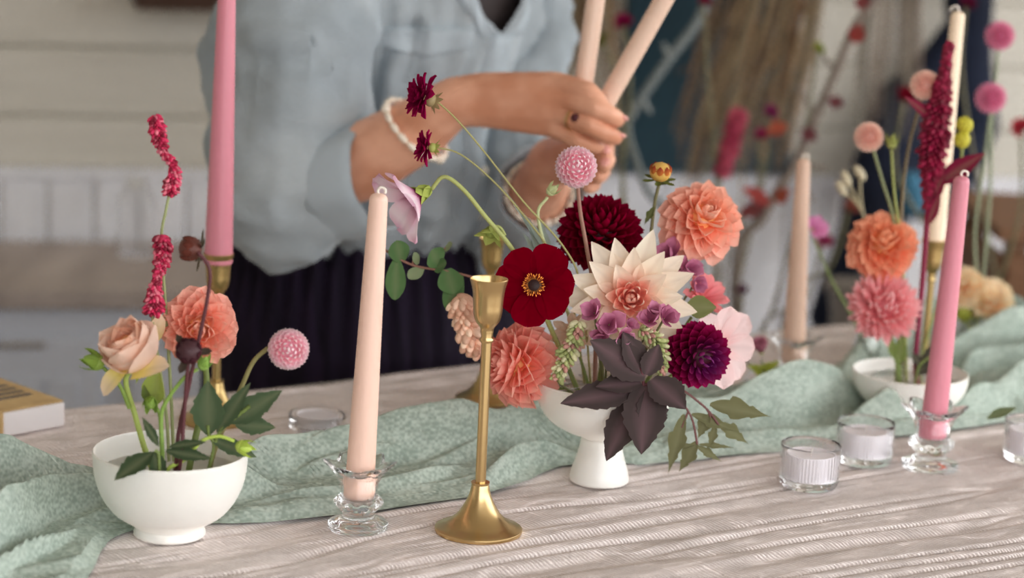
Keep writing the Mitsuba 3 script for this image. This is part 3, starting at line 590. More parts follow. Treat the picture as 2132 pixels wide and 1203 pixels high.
# green rose buds
def rose_bud(label, c, A, r, pts, col=LGREEN, tip=None, n=5, rs=0.0013):
    k = thing('rose_bud', label, 'flower bud'); A = unit(A)
    X, Y, a = axes(A)
    pr = smooth_prof([(0, -1.0), (0.55, -0.85), (0.95, -0.3), (0.85, 0.4), (0.4, 1.1), (0.0, 1.5)], 4) * r
    part(k, 'bud', lathe(pr, c, 24, axis=A), 'plant', True, col)
    for i in range(n):
        az = i * 2 * np.pi / n; e = X * math.cos(az) + Y * math.sin(az)
        m = place(petal(r * 2.9, r * 1.15, [col * 0.9, col, col * 1.05 if tip is None else tip], 4, 7, 0.6, 0.35, 0.9, 0.35, 0.55, 0.5), np.asarray(c) - a * r * 0.95 + e * r * 0.5, frame(a * 0.85 + e * 0.62, -e))
        part(k, 'sepal', (m[0], m[1]), 'leaf', True, m[2])
    if pts: stem(k, pts, rs, rs * 1.3, col)
    return k
rose_bud('plump green rose bud left of the peach rose', D(200, 753, d1 - 0.02), face(-0.85, 0.4, 0.3), px(19, d1), P3([(215, 765), (248, 800), (270, 850)], d1 - 0.015), lin(132, 160, 72))
rose_bud('small green bud right of the dark round bud', D(424, 758, d1 - 0.04), face(0.3, 0.75, 0.3), px(13, d1), P3([(412, 768), (385, 785), (350, 830), (336, 868), (338, 960)], d1 - 0.03) + [into(BOWL, -0.008, -0.012)], lin(140, 176, 84))
rose_bud('pointed yellow-green bud on an arching stem over the bowl rim', D(505, 930, d1 - 0.035), face(0.9, -0.3, 0.25), px(15, d1), P3([(488, 918), (455, 908), (420, 918), (392, 950), (376, 962), (345, 985)], d1 - 0.035) + [into(BOWL, -0.005, -0.014)], lin(182, 206, 92))
rose_bud('small green bud low between the rose stems', D(313, 838, d1 - 0.03), face(0.1, -0.4, 0.6), px(14, d1), P3([(318, 838), (332, 862), (335, 900), (338, 980)], d1 - 0.02) + [into(BOWL, -0.004, -0.010)], lin(128, 158, 70))
# dark dahlia buds
def dark_bud(label, c, A, r, pts, col, body, nb=6, scol=MAROON, scale_cols=None):
    k = thing('dahlia_bud', label, 'flower bud'); A = unit(A); X, Y, a = axes(A)
    part(k, 'bud', ball(c, r, 3, (1, 0.92, 1), A), 'plant', True, body)
    for i in range(8):
        az = i * np.pi / 4; e = X * math.cos(az) + Y * math.sin(az)
        m = place(petal(r * 1.7, r * 0.85, scale_cols or [body * 0.9, body * 1.2, body * 1.3], 5, 7, 0.6, 0.5, 0.3, 0.5, 0.5, 1.2), np.asarray(c) - a * r * 0.72 + e * r * 0.66, frame(a * 0.85 + e * 0.62, -e))
        part(k, 'bud_scale', (m[0], m[1]), 'leaf', True, m[2])
    for i in range(nb):
        az = i * 2 * np.pi / nb + 0.5; e = X * math.cos(az) + Y * math.sin(az)
        m = place(petal(r * 1.5, r * 0.62, [col, col * 1.1, col * 0.9], 4, 6, 0.35, 0.65, 0.15, 0.4, 0.3, 0.4), np.asarray(c) - a * r * 0.8 + e * r * 0.3, frame(-a * 0.25 + e, a))
        part(k, 'bract', (m[0], m[1]), 'leaf', True, m[2])
    stem(k, pts, 0.0014, 0.0017, scol)
    return k
dark_bud('round near-black dahlia bud in front of the coral dahlia', D(393, 731, d1 - 0.055), face(0.1, 0.2, 1), px(27, d1), P3([(393, 745), (388, 800), (382, 880), (376, 960)], d1 - 0.04) + [into(BOWL, 0.002, -0.012)], lin(72, 62, 54), lin(66, 36, 42), nb=3)
dark_bud('dark green-red dahlia bud on a tall maroon stem beside the pink candle', D(396, 518, d1 - 0.02), face(-0.95, 0.15, 0.3), px(26, d1), P3([(412, 524), (436, 560), (432, 620), (412, 716), (398, 780), (372, 900), (366, 970)], d1 - 0.035) + [into(BOWL, 0.0, -0.008)], lin(70, 62, 44), lin(96, 52, 44))
# pompon at the bowl's right
POM = [lin(206, 114, 138, 1.1), lin(246, 200, 212, 1.14), lin(254, 238, 242, 1.16)]
ball_dahlia('pompon_dahlia', 'pale pink pompon dahlia on a curved stem right of the left bowl', D(601, 727, d1 + 0.0), face(0.12, -0.05, 1), px(52, d1), lambda f: [mx(lin(236, 168, 160), POM[0], f), POM[1], POM[2]], P3([(558, 724), (528, 752), (505, 800), (470, 880), (440, 960)], d1 + 0.005) + [into(BOWL, 0.026, 0.0)], 125, 11, (0.12, 0.40), corecol=lin(214, 140, 158), core_r=0.55, Lr=(0.44, 0.53), root=(0.44, 0.48), bend=(0.5, 0.5), curl=(1.4, 1.2), stemcol=lin(136, 130, 84))
# persicaria spikes
RED = [lin(168, 30, 66, 1.1), lin(196, 44, 88, 1.1), lin(132, 18, 48), lin(212, 110, 130)]
def spike(label, curve, d, r, stempts, seed, n=330):
    k = thing('persicaria_spike', label, 'flower'); rng = np.random.default_rng(seed); cv = P3(curve, d)
    m = beads(cv, n, lambda t: r * (0.75 + 0.35 * math.sin(t * 9)), 0.0021, RED, rng); c = part(k, 'florets', (m[0], m[1]), 'plant', True, m[2], kind='stuff')
    stem(k, cv + P3(stempts, d - 0.004), 0.0008, 0.0014, lin(150, 160, 110)); return k
spike('upper crimson flower spike against the pale wall, left of the pink candle', [(322, 242), (330, 280), (342, 318), (362, 350), (352, 405)], d1 + 0.03, px(15, d1), [(345, 440), (336, 500), (345, 640), (355, 800), (362, 960)], 21, 360)
spike('lower crimson flower spike above the peach rose', [(335, 492), (340, 530), (326, 585), (318, 655)], d1 + 0.015, px(19, d1), [(322, 700), (345, 850), (352, 960)], 22, 420)
# dark green dahlia leaves
def leafspray(label, stems, leaves, col, d, name='leaf_spray', cat='leaves', scol=None, sr=0.0012, group=None):
    k = thing(name, label, cat, group)
    for s_ in stems: stem(k, P3(s_, d), sr, sr * 1.2, GREEN if scol is None else scol)
    for q in leaves:
        b, t, wd = q[0], q[1], q[2]; kw = dict(q[3]) if len(q) > 3 else {}
        fc = kw.pop('f', None); cc = kw.pop('c', col)
        leaf(k, D(b[0], b[1], b[2] if len(b) > 2 else d), D(t[0], t[1], t[2] if len(t) > 2 else d), px(wd, d), cc, fc, **kw)
    return k
DG = dict(teeth=5, depth=0.2, fold=0.18)
leafspray('dark green toothed dahlia leaves rising at the right of the left bowl', [[(428, 1000), (445, 930), (434, 905)], [(445, 930), (462, 893), (520, 845)], [(434, 905), (433, 885)]],
          [((434, 905), (433, 792), 80, DG), ((452, 900), (522, 796), 46, dict(DG, f=face(-0.4, 0.1, 1))), ((480, 880), (588, 812), 62, dict(DG, f=face(0, 0.3, 1))), ((490, 884), (574, 890), 48, dict(DG, f=face(0.1, 0.4, 1))), ((440, 915), (535, 952), 44, dict(DG, f=face(0.2, 0.7, 1)))], DGREEN, d1 - 0.02)
leafspray('dark glossy leaves hanging over the front rim of the left bowl', [[(332, 985), (330, 945), (322, 938)]],
          [((318, 942), (238, 1000, d1 - 0.075), 56, dict(DG, f=face(-0.2, 0.5, 1))), ((318, 940), (340, 1003), 42, dict(DG, f=face(0.3, 0.2, 1))), ((330, 928), (296, 868), 24, dict(DG, f=face(0.3, 0.2, 1))), ((345, 938), (440, 955), 36, dict(DG, f=face(0, 0.6, 1))), ((352, 930), (430, 920), 26, dict(DG, f=face(0, 0.6, 1)))], lin(66, 82, 58), d1 - 0.045)

# ---- the compote
dc = float(COMP[1]); CT = COMP + [0, 0, 0.075]
def inc(x, y): return CT + [x, y, 0.0]
coral_dahlia('coral dahlia facing left behind the empty brass candlestick', D(1080, 757, dc - 0.01), face(-0.85, 0.10, 0.52), px(94, dc), [D(1100, 760, dc), D(1150, 800, dc), inc(-0.03, 0.0)], 96, 0.75, 4)
coral_dahlia('coral dahlia at upper right of the compote arrangement', D(1460, 458, dc + 0.05), face(0.30, 0.42, 0.85), px(92, dc + 0.05), [D(1440, 500, dc + 0.05), D(1400, 600, dc + 0.03), inc(0.01, 0.015)], 78, 0.12, 6)
DR0, DR1, DR2 = lin(60, 0, 12), lin(112, 2, 24, 1.1), lin(138, 6, 48, 1.1)
ball_dahlia('ball_dahlia', 'dark crimson ball dahlia at the top of the compote behind the cream dahlia', D(1250, 484, dc + 0.045), face(0.05, 0.72, 0.7), px(94, dc + 0.045), [DR0, DR1, DR2], [D(1255, 520, dc + 0.05), D(1270, 620, dc + 0.03), inc(-0.005, 0.01)], 150, 12, (0.16, 0.44), corecol=DR0, squash=0.62, Lr=(0.62, 0.70), jit=0.4)
MG0, MG1, MG2, MGP = lin(62, 0, 26), lin(118, 2, 48, 1.05), lin(158, 24, 84, 1.05), lin(104, 26, 100, 1.05)
ball_dahlia('ball_dahlia', 'magenta ball dahlia with purple heart at the right of the compote', D(1455, 741, dc - 0.035), face(0.40, -0.30, 0.85), px(78, dc - 0.035), lambda f: [mx(MGP, MG0, f * 1.2 if f < 0.8 else 1), mx(MGP, MG1, min(1, f * 1.6)), mx(lin(150, 80, 150), MG2, min(1, f * 1.7))], [D(1440, 760, dc), D(1400, 790, dc), inc(0.025, 0.0)], 120, 13, (0.06, 0.52), corecol=MG0, cup=(0.6, 0.7), jit=0.35)
# cream dahlia
k = thing('cream_dahlia', 'large cream dahlia with pink heart in the centre of the compote', 'flower'); rng = np.random.default_rng(31)
cc, ca, cr = D(1312, 622, dc - 0.02), face(0.02, 0.10, 1.0), px(140, dc)
CR_, CP_, CS_ = lin(246, 228, 212, 1.12), lin(242, 190, 172, 1.12), lin(230, 132, 118, 1.12)
core(k, cc - ca * 0.008, cr * 0.2, CS_)
petals_on(k, cc - ca * 0.006, ca, cr, 27, (1.05, 1.52), (0.66, 1.06), (0.32, 0.50), lambda f: [mx(CS_, CP_, f), mx(CP_, CR_, 0.3 + 0.7 * f), CR_, CR_], root=0.08, wob=0.16, pw=0.8, rng=rng, nu=7, nv=12, base=0.35, peak=0.5, point=0.85, cup=(0.55, 0.35), bend=(0.35, 0.1), curl=(0.3, -0.12), jit=0.1, name='outer_petal')
petals_on(k, cc - ca * 0.002, ca, cr, 26, (0.15, 0.98), (0.22, 0.58), (0.10, 0.25), lambda f: [CS_ * 0.9, mx(CS_, CP_, 0.1 + 0.6 * f), mx(CP_, CR_, 0.2 + f * 0.7)], root=0.08, wob=0.12, pw=0.6, rng=rng, nu=5, nv=8, base=0.5, peak=0.5, point=0.7, cup=(1.0, 0.8), bend=(0.5, 0.4), curl=(1.3, 0.6), jit=0.12, name='inner_petal')
stem(k, [cc - ca * 0.012, D(1310, 700, dc + 0.02), inc(0.0, 0.0)], 0.0026)
# single red dahlia
k = thing('single_dahlia', 'deep red single dahlia with ring of orange stamens above the empty candlestick', 'flower'); rng = np.random.default_rng(33)
sc, sa, sr_ = D(1112, 594, dc - 0.045), face(-0.08, 0.08, 1), px(84, dc - 0.045)
SR0, SR1 = lin(60, 0, 8), lin(118, 0, 24, 1.0)
x_, y_, a_ = axes(sa)
for i, (deg, wd, Lg) in enumerate(((122, 0.84, 1.0), (58, 0.98, 1.08), (4, 0.84, 0.98), (-44, 0.86, 0.98), (-100, 0.92, 1.02), (-146, 0.74, 0.92), (170, 0.84, 0.98))):
    az = math.radians(deg); e = CR * math.cos(az) + CU * math.sin(az); e = unit(e - sa * (e @ sa))
    m = petal(sr_ * Lg, sr_ * wd, [SR0, SR1, SR1, SR1 * 1.05], 9, 12, 0.35, 0.68, 0.08, 0.12, 0.10, -0.3, 0.1, notch=0.05, ruffle=0.01, rng=rng)
    m = place(m, sc + e * sr_ * 0.06 - sa * 0.0006 * (i % 3), frame(e, sa)); part(k, 'petal', (m[0], m[1]), 'petal', True, m[2])
part(k, 'disc', ball(sc + sa * 0.001, sr_ * 0.20, 3, (1, 0.5, 1), sa), 'plant', True, lin(40, 14, 14), label='near-black disc')
items = []
for i in range(36):
    az = i * 2 * np.pi / 36 + rng.random() * 0.1; e = x_ * math.cos(az) + y_ * math.sin(az); r = sr_ * (0.20 + 0.09 * rng.random())
    b = sc + e * sr_ * 0.15 + sa * 0.003; t = sc + e * r + sa * (0.005 + 0.002 * rng.random()); cl = lin(232, 146, 60, 1.1) * (0.7 + 0.5 * rng.random())
    for m in (tube([b, t], 0.0002, sides=4, curve=False), ball(t, 0.0008, 1, (0.7, 1.4, 0.7), e)): items.append((m[0], m[1], np.tile(np.clip(cl, 0, 1), (len(m[0]), 1))))
m = cat_mesh(items); part(k, 'stamens', (m[0], m[1]), 'plant', True, m[2], kind='stuff')
stem(k, [sc - sa * 0.003, D(1130, 640, dc), inc(-0.02, -0.01)], 0.0018)
ball_dahlia('pompon_dahlia', 'pale pink pompon dahlia on a tall stem in front of the holding hands', D(1200, 347, dc - 0.02), face(0.10, 0.18, 1), px(52, dc - 0.02), lambda f: [mx(lin(236, 168, 160), POM[0], f), POM[1], POM[2]], P3([(1203, 385), (1208, 440), (1222, 520), (1240, 640)], dc - 0.005) + [inc(-0.008, -0.01)], 125, 14, (0.12, 0.40), corecol=lin(214, 140, 158), core_r=0.55, Lr=(0.44, 0.53), root=(0.44, 0.48), bend=(0.5, 0.5), curl=(1.4, 1.2), stemcol=lin(150, 110, 96))
rose_bud('small pale green bud just left of the tall pompon', D(1148, 397, dc - 0.005), face(0.5, 0.5, 0.3), px(11, dc), P3([(1140, 410), (1120, 450), (1150, 560), (1200, 700)], dc + 0.01), lin(190, 200, 150))
# pale pink cosmos behind, coral pink flower
def open_flower(name, label, c, A, R, n, cols, wd, phi=1.3, stempts=None, col=GREEN, eye=None, seed=1, cat='flower', bend=0.25, ruffle=0.03, peak=0.7, point=0.15, cup=0.25):
    k = thing(name, label, cat); rng = np.random.default_rng(seed)
    petals_on(k, c, A, R, n, phi, 1.0, wd, cols, root=0.05, wob=0.12, rng=rng, nu=7, nv=10, base=0.3, peak=peak, point=point, cup=cup, bend=bend, curl=-0.2, jit=0.12, ruffle=ruffle, notch=0.03)
    core(k, c, R * 0.13, LGREEN * 0.8 if eye is None else eye)
    if stempts is not None: stem(k, stempts, 0.0013, 0.0016, col)
    return k
PP0, PP1 = lin(236, 178, 180, 1.1), lin(248, 214, 214, 1.12)
open_flower('cosmos', 'pale pink cosmos with broad petals behind the magenta dahlia', D(1492, 720, dc + 0.02), face(0.45, -0.05, 0.9), px(88, dc), 8, [PP0, PP1, PP1], 0.70, 1.35, [D(1470, 740, dc + 0.03), inc(0.03, 0.01)], seed=41)
open_flower('pink_dahlia', 'salmon pink flower peeking out below the upper right coral dahlia', D(1462, 622, dc + 0.035), face(0.4, 0.4, 0.8), px(56, dc), 15, [lin(214, 104, 110), lin(232, 140, 146, 1.1), lin(238, 158, 160, 1.1)], 0.42, (0.5, 1.4), [D(1440, 660, dc + 0.03), inc(0.03, 0.015)], seed=42)
# mauve florets
MV0, MV1, MV2 = lin(140, 66, 96), lin(184, 108, 140, 1.1), lin(218, 156, 188, 1.1)
def florets(label, spots, seed, name='stock_floret', d=None, stemto=None):
    k = thing(name, label, 'flower'); rng = np.random.default_rng(seed)
    for (x, y, r, fx, fy, b) in spots:
        c = D(x, y, d); A = face(fx, fy, 0.8)
        petals_on(k, c, A, px(r, d), 5, (0.5, 1.25), 1.0, 0.95, [MV0, mx(MV0, MV1, b), mx(MV1, MV2, b), mx(MV1, MV2, b)], root=0.05, wob=0.5, rng=rng, nu=7, nv=8, base=0.4, peak=0.6, point=0.2, cup=0.45, bend=0.3, curl=0.5, jit=0.3, ruffle=0.05)
        stem(k, [c, stemto], 0.0010, col=lin(110, 112, 74))
    return k
florets('cluster of mauve florets under the cream dahlia', [(1238, 652, 34, -0.5, 0.4, 0.4), (1268, 676, 42, 0.0, 0.0, 0.6), (1296, 700, 34, 0.4, -0.4, 1.0), (1252, 694, 28, -0.3, -0.4, 0.3), (1308, 676, 24, 0.5, 0.3, 0.5)], 51, d=dc - 0.055, stemto=inc(0.0, -0.015))
florets('mauve florets at the lower right edge of the cream dahlia', [(1352, 668, 36, 0.0, 0.5, 0.5), (1382, 664, 36, 0.6, 0.3, 0.3), (1362, 652, 26, 0.2, 0.7, 0.8)], 52, d=dc - 0.05, stemto=inc(0.012, -0.01))
florets('mauve florets between the cream dahlia and the upper right coral dahlia', [(1400, 535, 40, -0.4, 0.4, 0.3), (1432, 560, 34, 0.4, 0.2, 0.6), (1447, 590, 32, 0.5, -0.2, 0.4), (1412, 580, 30, 0.0, 0.0, 0.5)], 53, d=dc + 0.03, stemto=inc(0.015, 0.01))
# fillers
def filler(label, curve, d, r, cols, size, n, seed, stemto, name='filler_sprig', cat='sprig', kind='stuff'):
    k = thing(name, label, cat); rng = np.random.default_rng(seed); cv = P3(curve, d)
    m = beads(cv, n, lambda t: r * (0.6 + 0.5 * math.sin(3.0 * t + 0.3)), size, cols, rng); part(k, 'buds', (m[0], m[1]), 'plant', True, m[2], kind=kind)
    stem(k, cv + [stemto], 0.0009, 0.0012, OLIVE); return k
FL = [lin(176, 184, 126), lin(150, 160, 104), lin(206, 204, 164), lin(190, 140, 130)]
filler('pale green budded sprig left of the dark purple leaves', [(1205, 672), (1195, 705), (1178, 745), (1160, 790)], dc - 0.045, px(17, dc), FL, 0.0030, 120, 61, inc(-0.02, -0.01))
filler('pale green budded sprig between the purple leaves and magenta dahlia', [(1335, 685), (1362, 705), (1378, 740), (1376, 778)], dc - 0.045, px(15, dc), FL, 0.0028, 110, 62, inc(0.015, -0.01))
filler('peach celosia plume left of the empty candlestick cup', [(958, 622), (968, 660), (982, 700), (1000, 735)], dc + 0.0, px(27, dc), [lin(226, 184, 160, 1.1), lin(206, 160, 136), lin(236, 200, 178, 1.1)], 0.0052, 120, 63, inc(-0.04, 0.0), 'celosia', 'flower')
open_flower('pale_dahlia', 'blush flower half hidden under the red single dahlia', D(1192, 690, dc + 0.005), face(-0.1, -0.2, 0.9), px(52, dc), 14, [lin(206, 170, 148), lin(228, 202, 182, 1.1), lin(236, 216, 198, 1.1)], 0.4, (0.5, 1.4), [D(1200, 720, dc + 0.01), inc(-0.01, 0.0)], seed=64, point=0.5)
# purple leaves
PL = dict(teeth=7, depth=0.16, fold=0.16, vein=lin(104, 84, 88), bw=0.3)
dl = dc - 0.062
leafspray('dark purple toothed leaves spilling over the front of the compote', [[(1345, 840), (1340, 800), (1335, 765)], [(1340, 800), (1310, 815)], [(1340, 800), (1370, 800)]],
          [((1345, 782), (1228, 708, dl - 0.01), 92, dict(PL, f=face(-0.3, 0.5, 1))), ((1338, 775), (1296, 690), 66, dict(PL, f=face(0.3, 0.4, 1))), ((1345, 780), (1372, 716), 56, dict(PL, f=face(0.4, 0.4, 1))),
           ((1335, 796), (1240, 805, dl - 0.012), 60, dict(PL, f=face(0, 0.8, 1))), ((1325, 812), (1166, 840, dl - 0.02), 78, dict(PL, f=face(-0.1, 0.6, 1))),
           ((1322, 830), (1262, 960, dl - 0.02), 78, dict(PL, f=face(-0.3, 0.3, 1))), ((1345, 800), (1335, 946, dl - 0.03), 104, dict(PL, f=face(0.1, 0.5, 1))), ((1352, 812), (1360, 905, dl - 0.012), 84, dict(PL, f=face(0.5, 0.3, 1))),
           ((1356, 790), (1428, 852, dl - 0.02), 92, dict(PL, f=face(0.4, 0.5, 1)))], PURPLE, dl, scol=MAROON)
leaf_o = dict(teeth=3, depth=0.35, fold=0.3, point=1.5)
leafspray('olive green leaves on maroon stalks trailing right of the compote foot', [[(1405, 800), (1440, 825), (1475, 855), (1500, 890)], [(1415, 830), (1440, 870), (1452, 925)], [(1432, 858), (1420, 890)], [(1470, 850), (1478, 865), (1475, 885)]],
          [((1424, 862), (1390, 990), 44, leaf_o), ((1452, 918), (1412, 985), 40, leaf_o), ((1476, 862), (1452, 915), 34, leaf_o), ((1478, 842), (1608, 868), 58, leaf_o), ((1440, 862), (1540, 900), 36, leaf_o), ((1495, 880), (1560, 925), 40, leaf_o), ((1450, 928), (1504, 962), 24, leaf_o), ((1455, 925), (1532, 932), 16, leaf_o), ((1448, 925), (1400, 935), 14, leaf_o), ((1490, 885), (1476, 935), 24, leaf_o)], lin(116, 116, 84), dc - 0.02, scol=lin(112, 72, 70), sr=0.0009)
leafspray('single olive leaf tucked behind the cream dahlia', [[(1400, 660), (1440, 640)]], [((1425, 640), (1492, 640), 52, dict(teeth=0, fold=0.2, f=face(0.2, 0.3, 1)))], lin(118, 124, 80), dc + 0.0)
k = leafspray('leafy sprig with rounded green leaves reaching left in front of the dark trousers', [[(1080, 600), (1035, 590), (940, 566), (860, 552), (800, 520)], [(905, 558), (912, 530), (935, 512)], [(858, 552), (865, 530)]], [], lin(86, 118, 76), dc + 0.01, scol=lin(140, 98, 84), sr=0.0010)
rl = dict(teeth=0, fold=0.12, bw=0.35, peak=0.55, point=0.5)
for b, t, w_ in (((826, 540), (822, 625), 44), ((835, 545), (826, 500), 46), ((915, 552), (898, 520), 52), ((905, 560), (930, 548), 34), ((930, 560), (945, 612), 56), ((958, 572), (932, 648), 44), ((880, 558), (850, 580), 30), ((870, 550), (862, 525), 18), ((925, 520), (942, 508), 22)):
    leaf(k, D(*b, dc + 0.01), D(*t, dc - 0.0), px(w_, dc), lin(92, 124, 80) if w_ > 30 else lin(140, 156, 120), None, **rl)
# mallow
k = thing('mallow', 'pale pink veined mallow flower nodding above the peach candle', 'flower'); rng = np.random.default_rng(71)
mc, ma, mr = D(880, 402, dc - 0.02), face(-0.80, -0.46, 0.32), px(112, dc)
petals_on(k, mc, ma, mr, 6, (0.72, 0.86), 0.92, 0.66, [lin(120, 24, 76), lin(170, 78, 126, 1.05), lin(236, 204, 220, 1.12), lin(246, 224, 232, 1.12), lin(214, 168, 192, 1.1)], root=0.02, wob=0.16, rng=rng, nu=9, nv=14, base=0.2, peak=0.75, point=0.05, cup=0.25, bend=-0.1, curl=-0.3, jit=0.1, ruffle=0.03, notch=0.05)
sepals(k, D(897, 392, dc - 0.02), ma, 5, px(48, dc), px(34, dc), lin(176, 190, 100), 0.55, 0.6)
stem(k, P3([(898, 394), (925, 368), (965, 395), (1010, 450), (1062, 512), (1100, 580)], dc - 0.015) + [inc(-0.02, 0.0)], 0.0017, 0.0021, lin(170, 178, 110))
# nodding green calyx and grey wisps
k = thing('seed_calyx', 'green star-shaped calyx over the cup of the back candlestick', 'flower bud')
sepals(k, D(1030, 470, dc + 0.0), face(-0.35, -0.8, 0.3), 5, px(50, dc), px(36, dc), lin(170, 182, 100), 0.75, 0.7); core(k, D(1024, 484, dc), px(13, dc), lin(150, 170, 84))
stem(k, P3([(1030, 470), (1042, 474), (1052, 490)], dc), 0.0013, col=lin(170, 178, 110))
leafspray('grey-green grassy blades rising behind the red single dahlia', [], [((1150, 540), (1040, 380), 14, leaf_o), ((1160, 545), (1070, 420), 20, leaf_o), ((1130, 540), (1095, 455), 18, leaf_o), ((1120, 530), (1085, 480), 16, leaf_o), ((1150, 540), (1120, 440), 14, leaf_o)], lin(150, 164, 156), dc + 0.03)
# maroon scabious
def scabious(label, c, A, R, pts, seed, calyx):
    k = thing('scabious', label, 'flower'); rng = np.random.default_rng(seed)
    SC = lin(132, 14, 62, 1.05)
    petals_on(k, c, A, R, 34, (0.3, 1.75), (0.6, 1.0), (0.3, 0.5), [SC * 0.7, SC, SC * 1.25], root=0.15, wob=0.4, pw=0.7, rng=rng, nu=5, nv=6, base=0.4, peak=0.7, point=0.1, cup=0.4, bend=0.2, curl=-0.3, jit=0.4, ruffle=0.06)
    sepals(k, np.asarray(c) - unit(A) * R * 0.25, -unit(A), 7, R * 0.7, R * 0.35, calyx, 0.9, 0.8); core(k, np.asarray(c) - unit(A) * R * 0.3, R * 0.3, calyx)
    stem(k, pts, 0.0007, 0.0010, lin(164, 160, 104)); return k
scabious('maroon scabious flower above the bracelet', D(884, 204, dc - 0.02), face(-0.75, 0.25, 0.35), px(46, dc), P3([(902, 204), (950, 248), (1010, 318), (1090, 420), (1172, 512), (1210, 600)], dc - 0.01) + [inc(-0.01, 0.01)], 81, lin(156, 140, 100))
scabious('smaller maroon scabious with green calyx below the bracelet', D(890, 306, dc - 0.02), face(-0.80, 0.1, 0.2), px(34, dc), P3([(906, 306), (960, 322), (1030, 380), (1100, 460), (1150, 530), (1190, 620)], dc + 0.0) + [inc(-0.015, 0.012)], 82, lin(168, 176, 96))
k = dark_bud('red and yellow dahlia bud standing left of the upper right coral dahlia', D(1375, 358, dc + 0.03), face(0.1, 0.9, 0.4), px(23, dc), P3([(1372, 382), (1362, 430), (1352, 520), (1340, 640)], dc + 0.04) + [inc(0.005, 0.01)], lin(96, 104, 52), lin(206, 164, 84), 6, lin(110, 106, 70), [lin(214, 176, 96), lin(200, 120, 60), lin(140, 36, 40)])
leafspray('small dark green leaves on the stem of the red and yellow bud', [], [((1362, 430), (1340, 470), 18, leaf_o), ((1372, 382), (1352, 352), 18, leaf_o), ((1374, 384), (1400, 372), 16, leaf_o)], lin(84, 92, 50), dc + 0.035)

# ---- the right bowl and the vases behind
d2 = float(BOWL2[1]); 
def inb(x, y): return BOWL2 + [x, y, 0.018]
coral_dahlia('orange-coral dahlia above the dusty pink one at right', D(1838, 512, d2), face(0.02, 0.50, 0.85), px(80, d2), P3([(1850, 545), (1868, 640), (1874, 740)], d2 + 0.01) + [inb(-0.01, 0.0)], 80, 0.0, 91, 0.85, tint=(1.0, 0.84, 0.70))
ball_dahlia('pink_dahlia', 'dusty pink quilled dahlia below the orange-coral one at right', D(1840, 638, d2 - 0.02), face(0.12, 0.45, 0.9), px(82, d2 - 0.02), [lin(206, 116, 124), lin(240, 170, 174, 1.12), lin(250, 200, 202, 1.12)], P3([(1850, 680), (1872, 760)], d2) + [inb(-0.008, -0.006)], 190, 92, (0.06, 0.22), (0.08, 2.2), corecol=lin(190, 100, 108), squash=0.8, Lr=(0.62, 0.74), root=(0.26, 0.34), point=0.2, curl=(1.2, 1.0), bend=(0.3, 0.2), wob=0.3)
BL = [lin(212, 152, 142), lin(236, 196, 182, 1.08), lin(246, 216, 202, 1.1)]
ball_dahlia('pompon_dahlia', 'blush pompon on a slanting stem above the orange-coral dahlia', D(1809, 284, d2), face(-0.1, 0.2, 1), px(35, d2), BL, P3([(1818, 312), (1838, 380), (1862, 470), (1872, 640)], d2) + [inb(-0.012, 0.004)], 110, 93, (0.09, 0.30), corecol=lin(206, 150, 140), stemcol=lin(128, 136, 96))
ball_dahlia('pompon_dahlia', 'blush pompon left of the cream candle tip', D(1926, 177, d2), face(-0.1, -0.1, 1), px(35, d2), BL, P3([(1918, 205), (1888, 330), (1876, 470), (1880, 640)], d2 + 0.01) + [inb(-0.006, 0.008)], 110, 94, (0.09, 0.30), corecol=lin(206, 150, 140), squash=0.9, stemcol=lin(128, 116, 90))
rose_bud('small green bud beside the slanting blush pompon', D(1857, 298, d2), face(0, 1, 0.2), px(12, d2), P3([(1856, 312), (1862, 400), (1880, 560)], d2) + [inb(0.0, 0.01)], lin(156, 164, 92))
k = thing('amaranth', 'tall dark crimson amaranth plume in front of the cream candle', 'flower'); rng = np.random.default_rng(95)
AM = [lin(122, 4, 44), lin(142, 12, 58), lin(100, 0, 34)]
cv = P3([(1976, 92), (1966, 160), (1955, 220), (1945, 290), (1938, 360), (1932, 430)], d2 - 0.01)
m = beads(cv, 520, lambda t: px(5 + 25 * math.sin(math.pi * min(1, max(0, t * 1.12 - 0.12))) ** 1.6, d2), 0.0038, AM, rng); part(k, 'plume', (m[0], m[1]), 'plant', True, m[2], kind='stuff')
stem(k, cv[-2:] + P3([(1926, 520), (1916, 640), (1906, 760)], d2 - 0.005) + [inb(0.012, 0.0)], 0.0028, 0.0026, lin(128, 34, 66))
for b, t, w_ in (((1950, 385), (2052, 318), 44), ((1945, 250), (1882, 200), 26), ((1935, 420), (1968, 360), 30), ((1930, 470), (1958, 400), 24)): leaf(k, D(*b, d2 - 0.01), D(*t, d2 - 0.02), px(w_, d2), lin(128, 34, 62), None, teeth=0, fold=0.25)
CRS = lin(196, 190, 60, 1.1)
for j, (x, y) in enumerate(((2003, 291), (2008, 260))):
    k = thing('billy_button', ('lower' if j == 0 else 'upper') + ' yellow-green button flower right of the cream candle', 'flower'); rng = np.random.default_rng(97 + j)
    part(k, 'head', ball(D(x, y, d2 + 0.02), px(17, d2), 3), 'plant', True, CRS * 0.8)
    m = cat_mesh([(v, f, np.tile(np.clip(CRS * (0.8 + 0.4 * rng.random()), 0, 1), (len(v), 1))) for v, f in (ball(D(x, y, d2 + 0.02) + unit(rng.normal(size=3)) * px(16, d2), 0.0012, 1) for _ in range(120))])
    part(k, 'florets', (m[0], m[1]), 'plant', True, m[2], kind='stuff')
    stem(k, P3([(x, y + 10), (1992, 420), (1960, 600), (1920, 740)], d2 + 0.02) + [inb(0.015, 0.008)], 0.0012, col=lin(140, 150, 84))
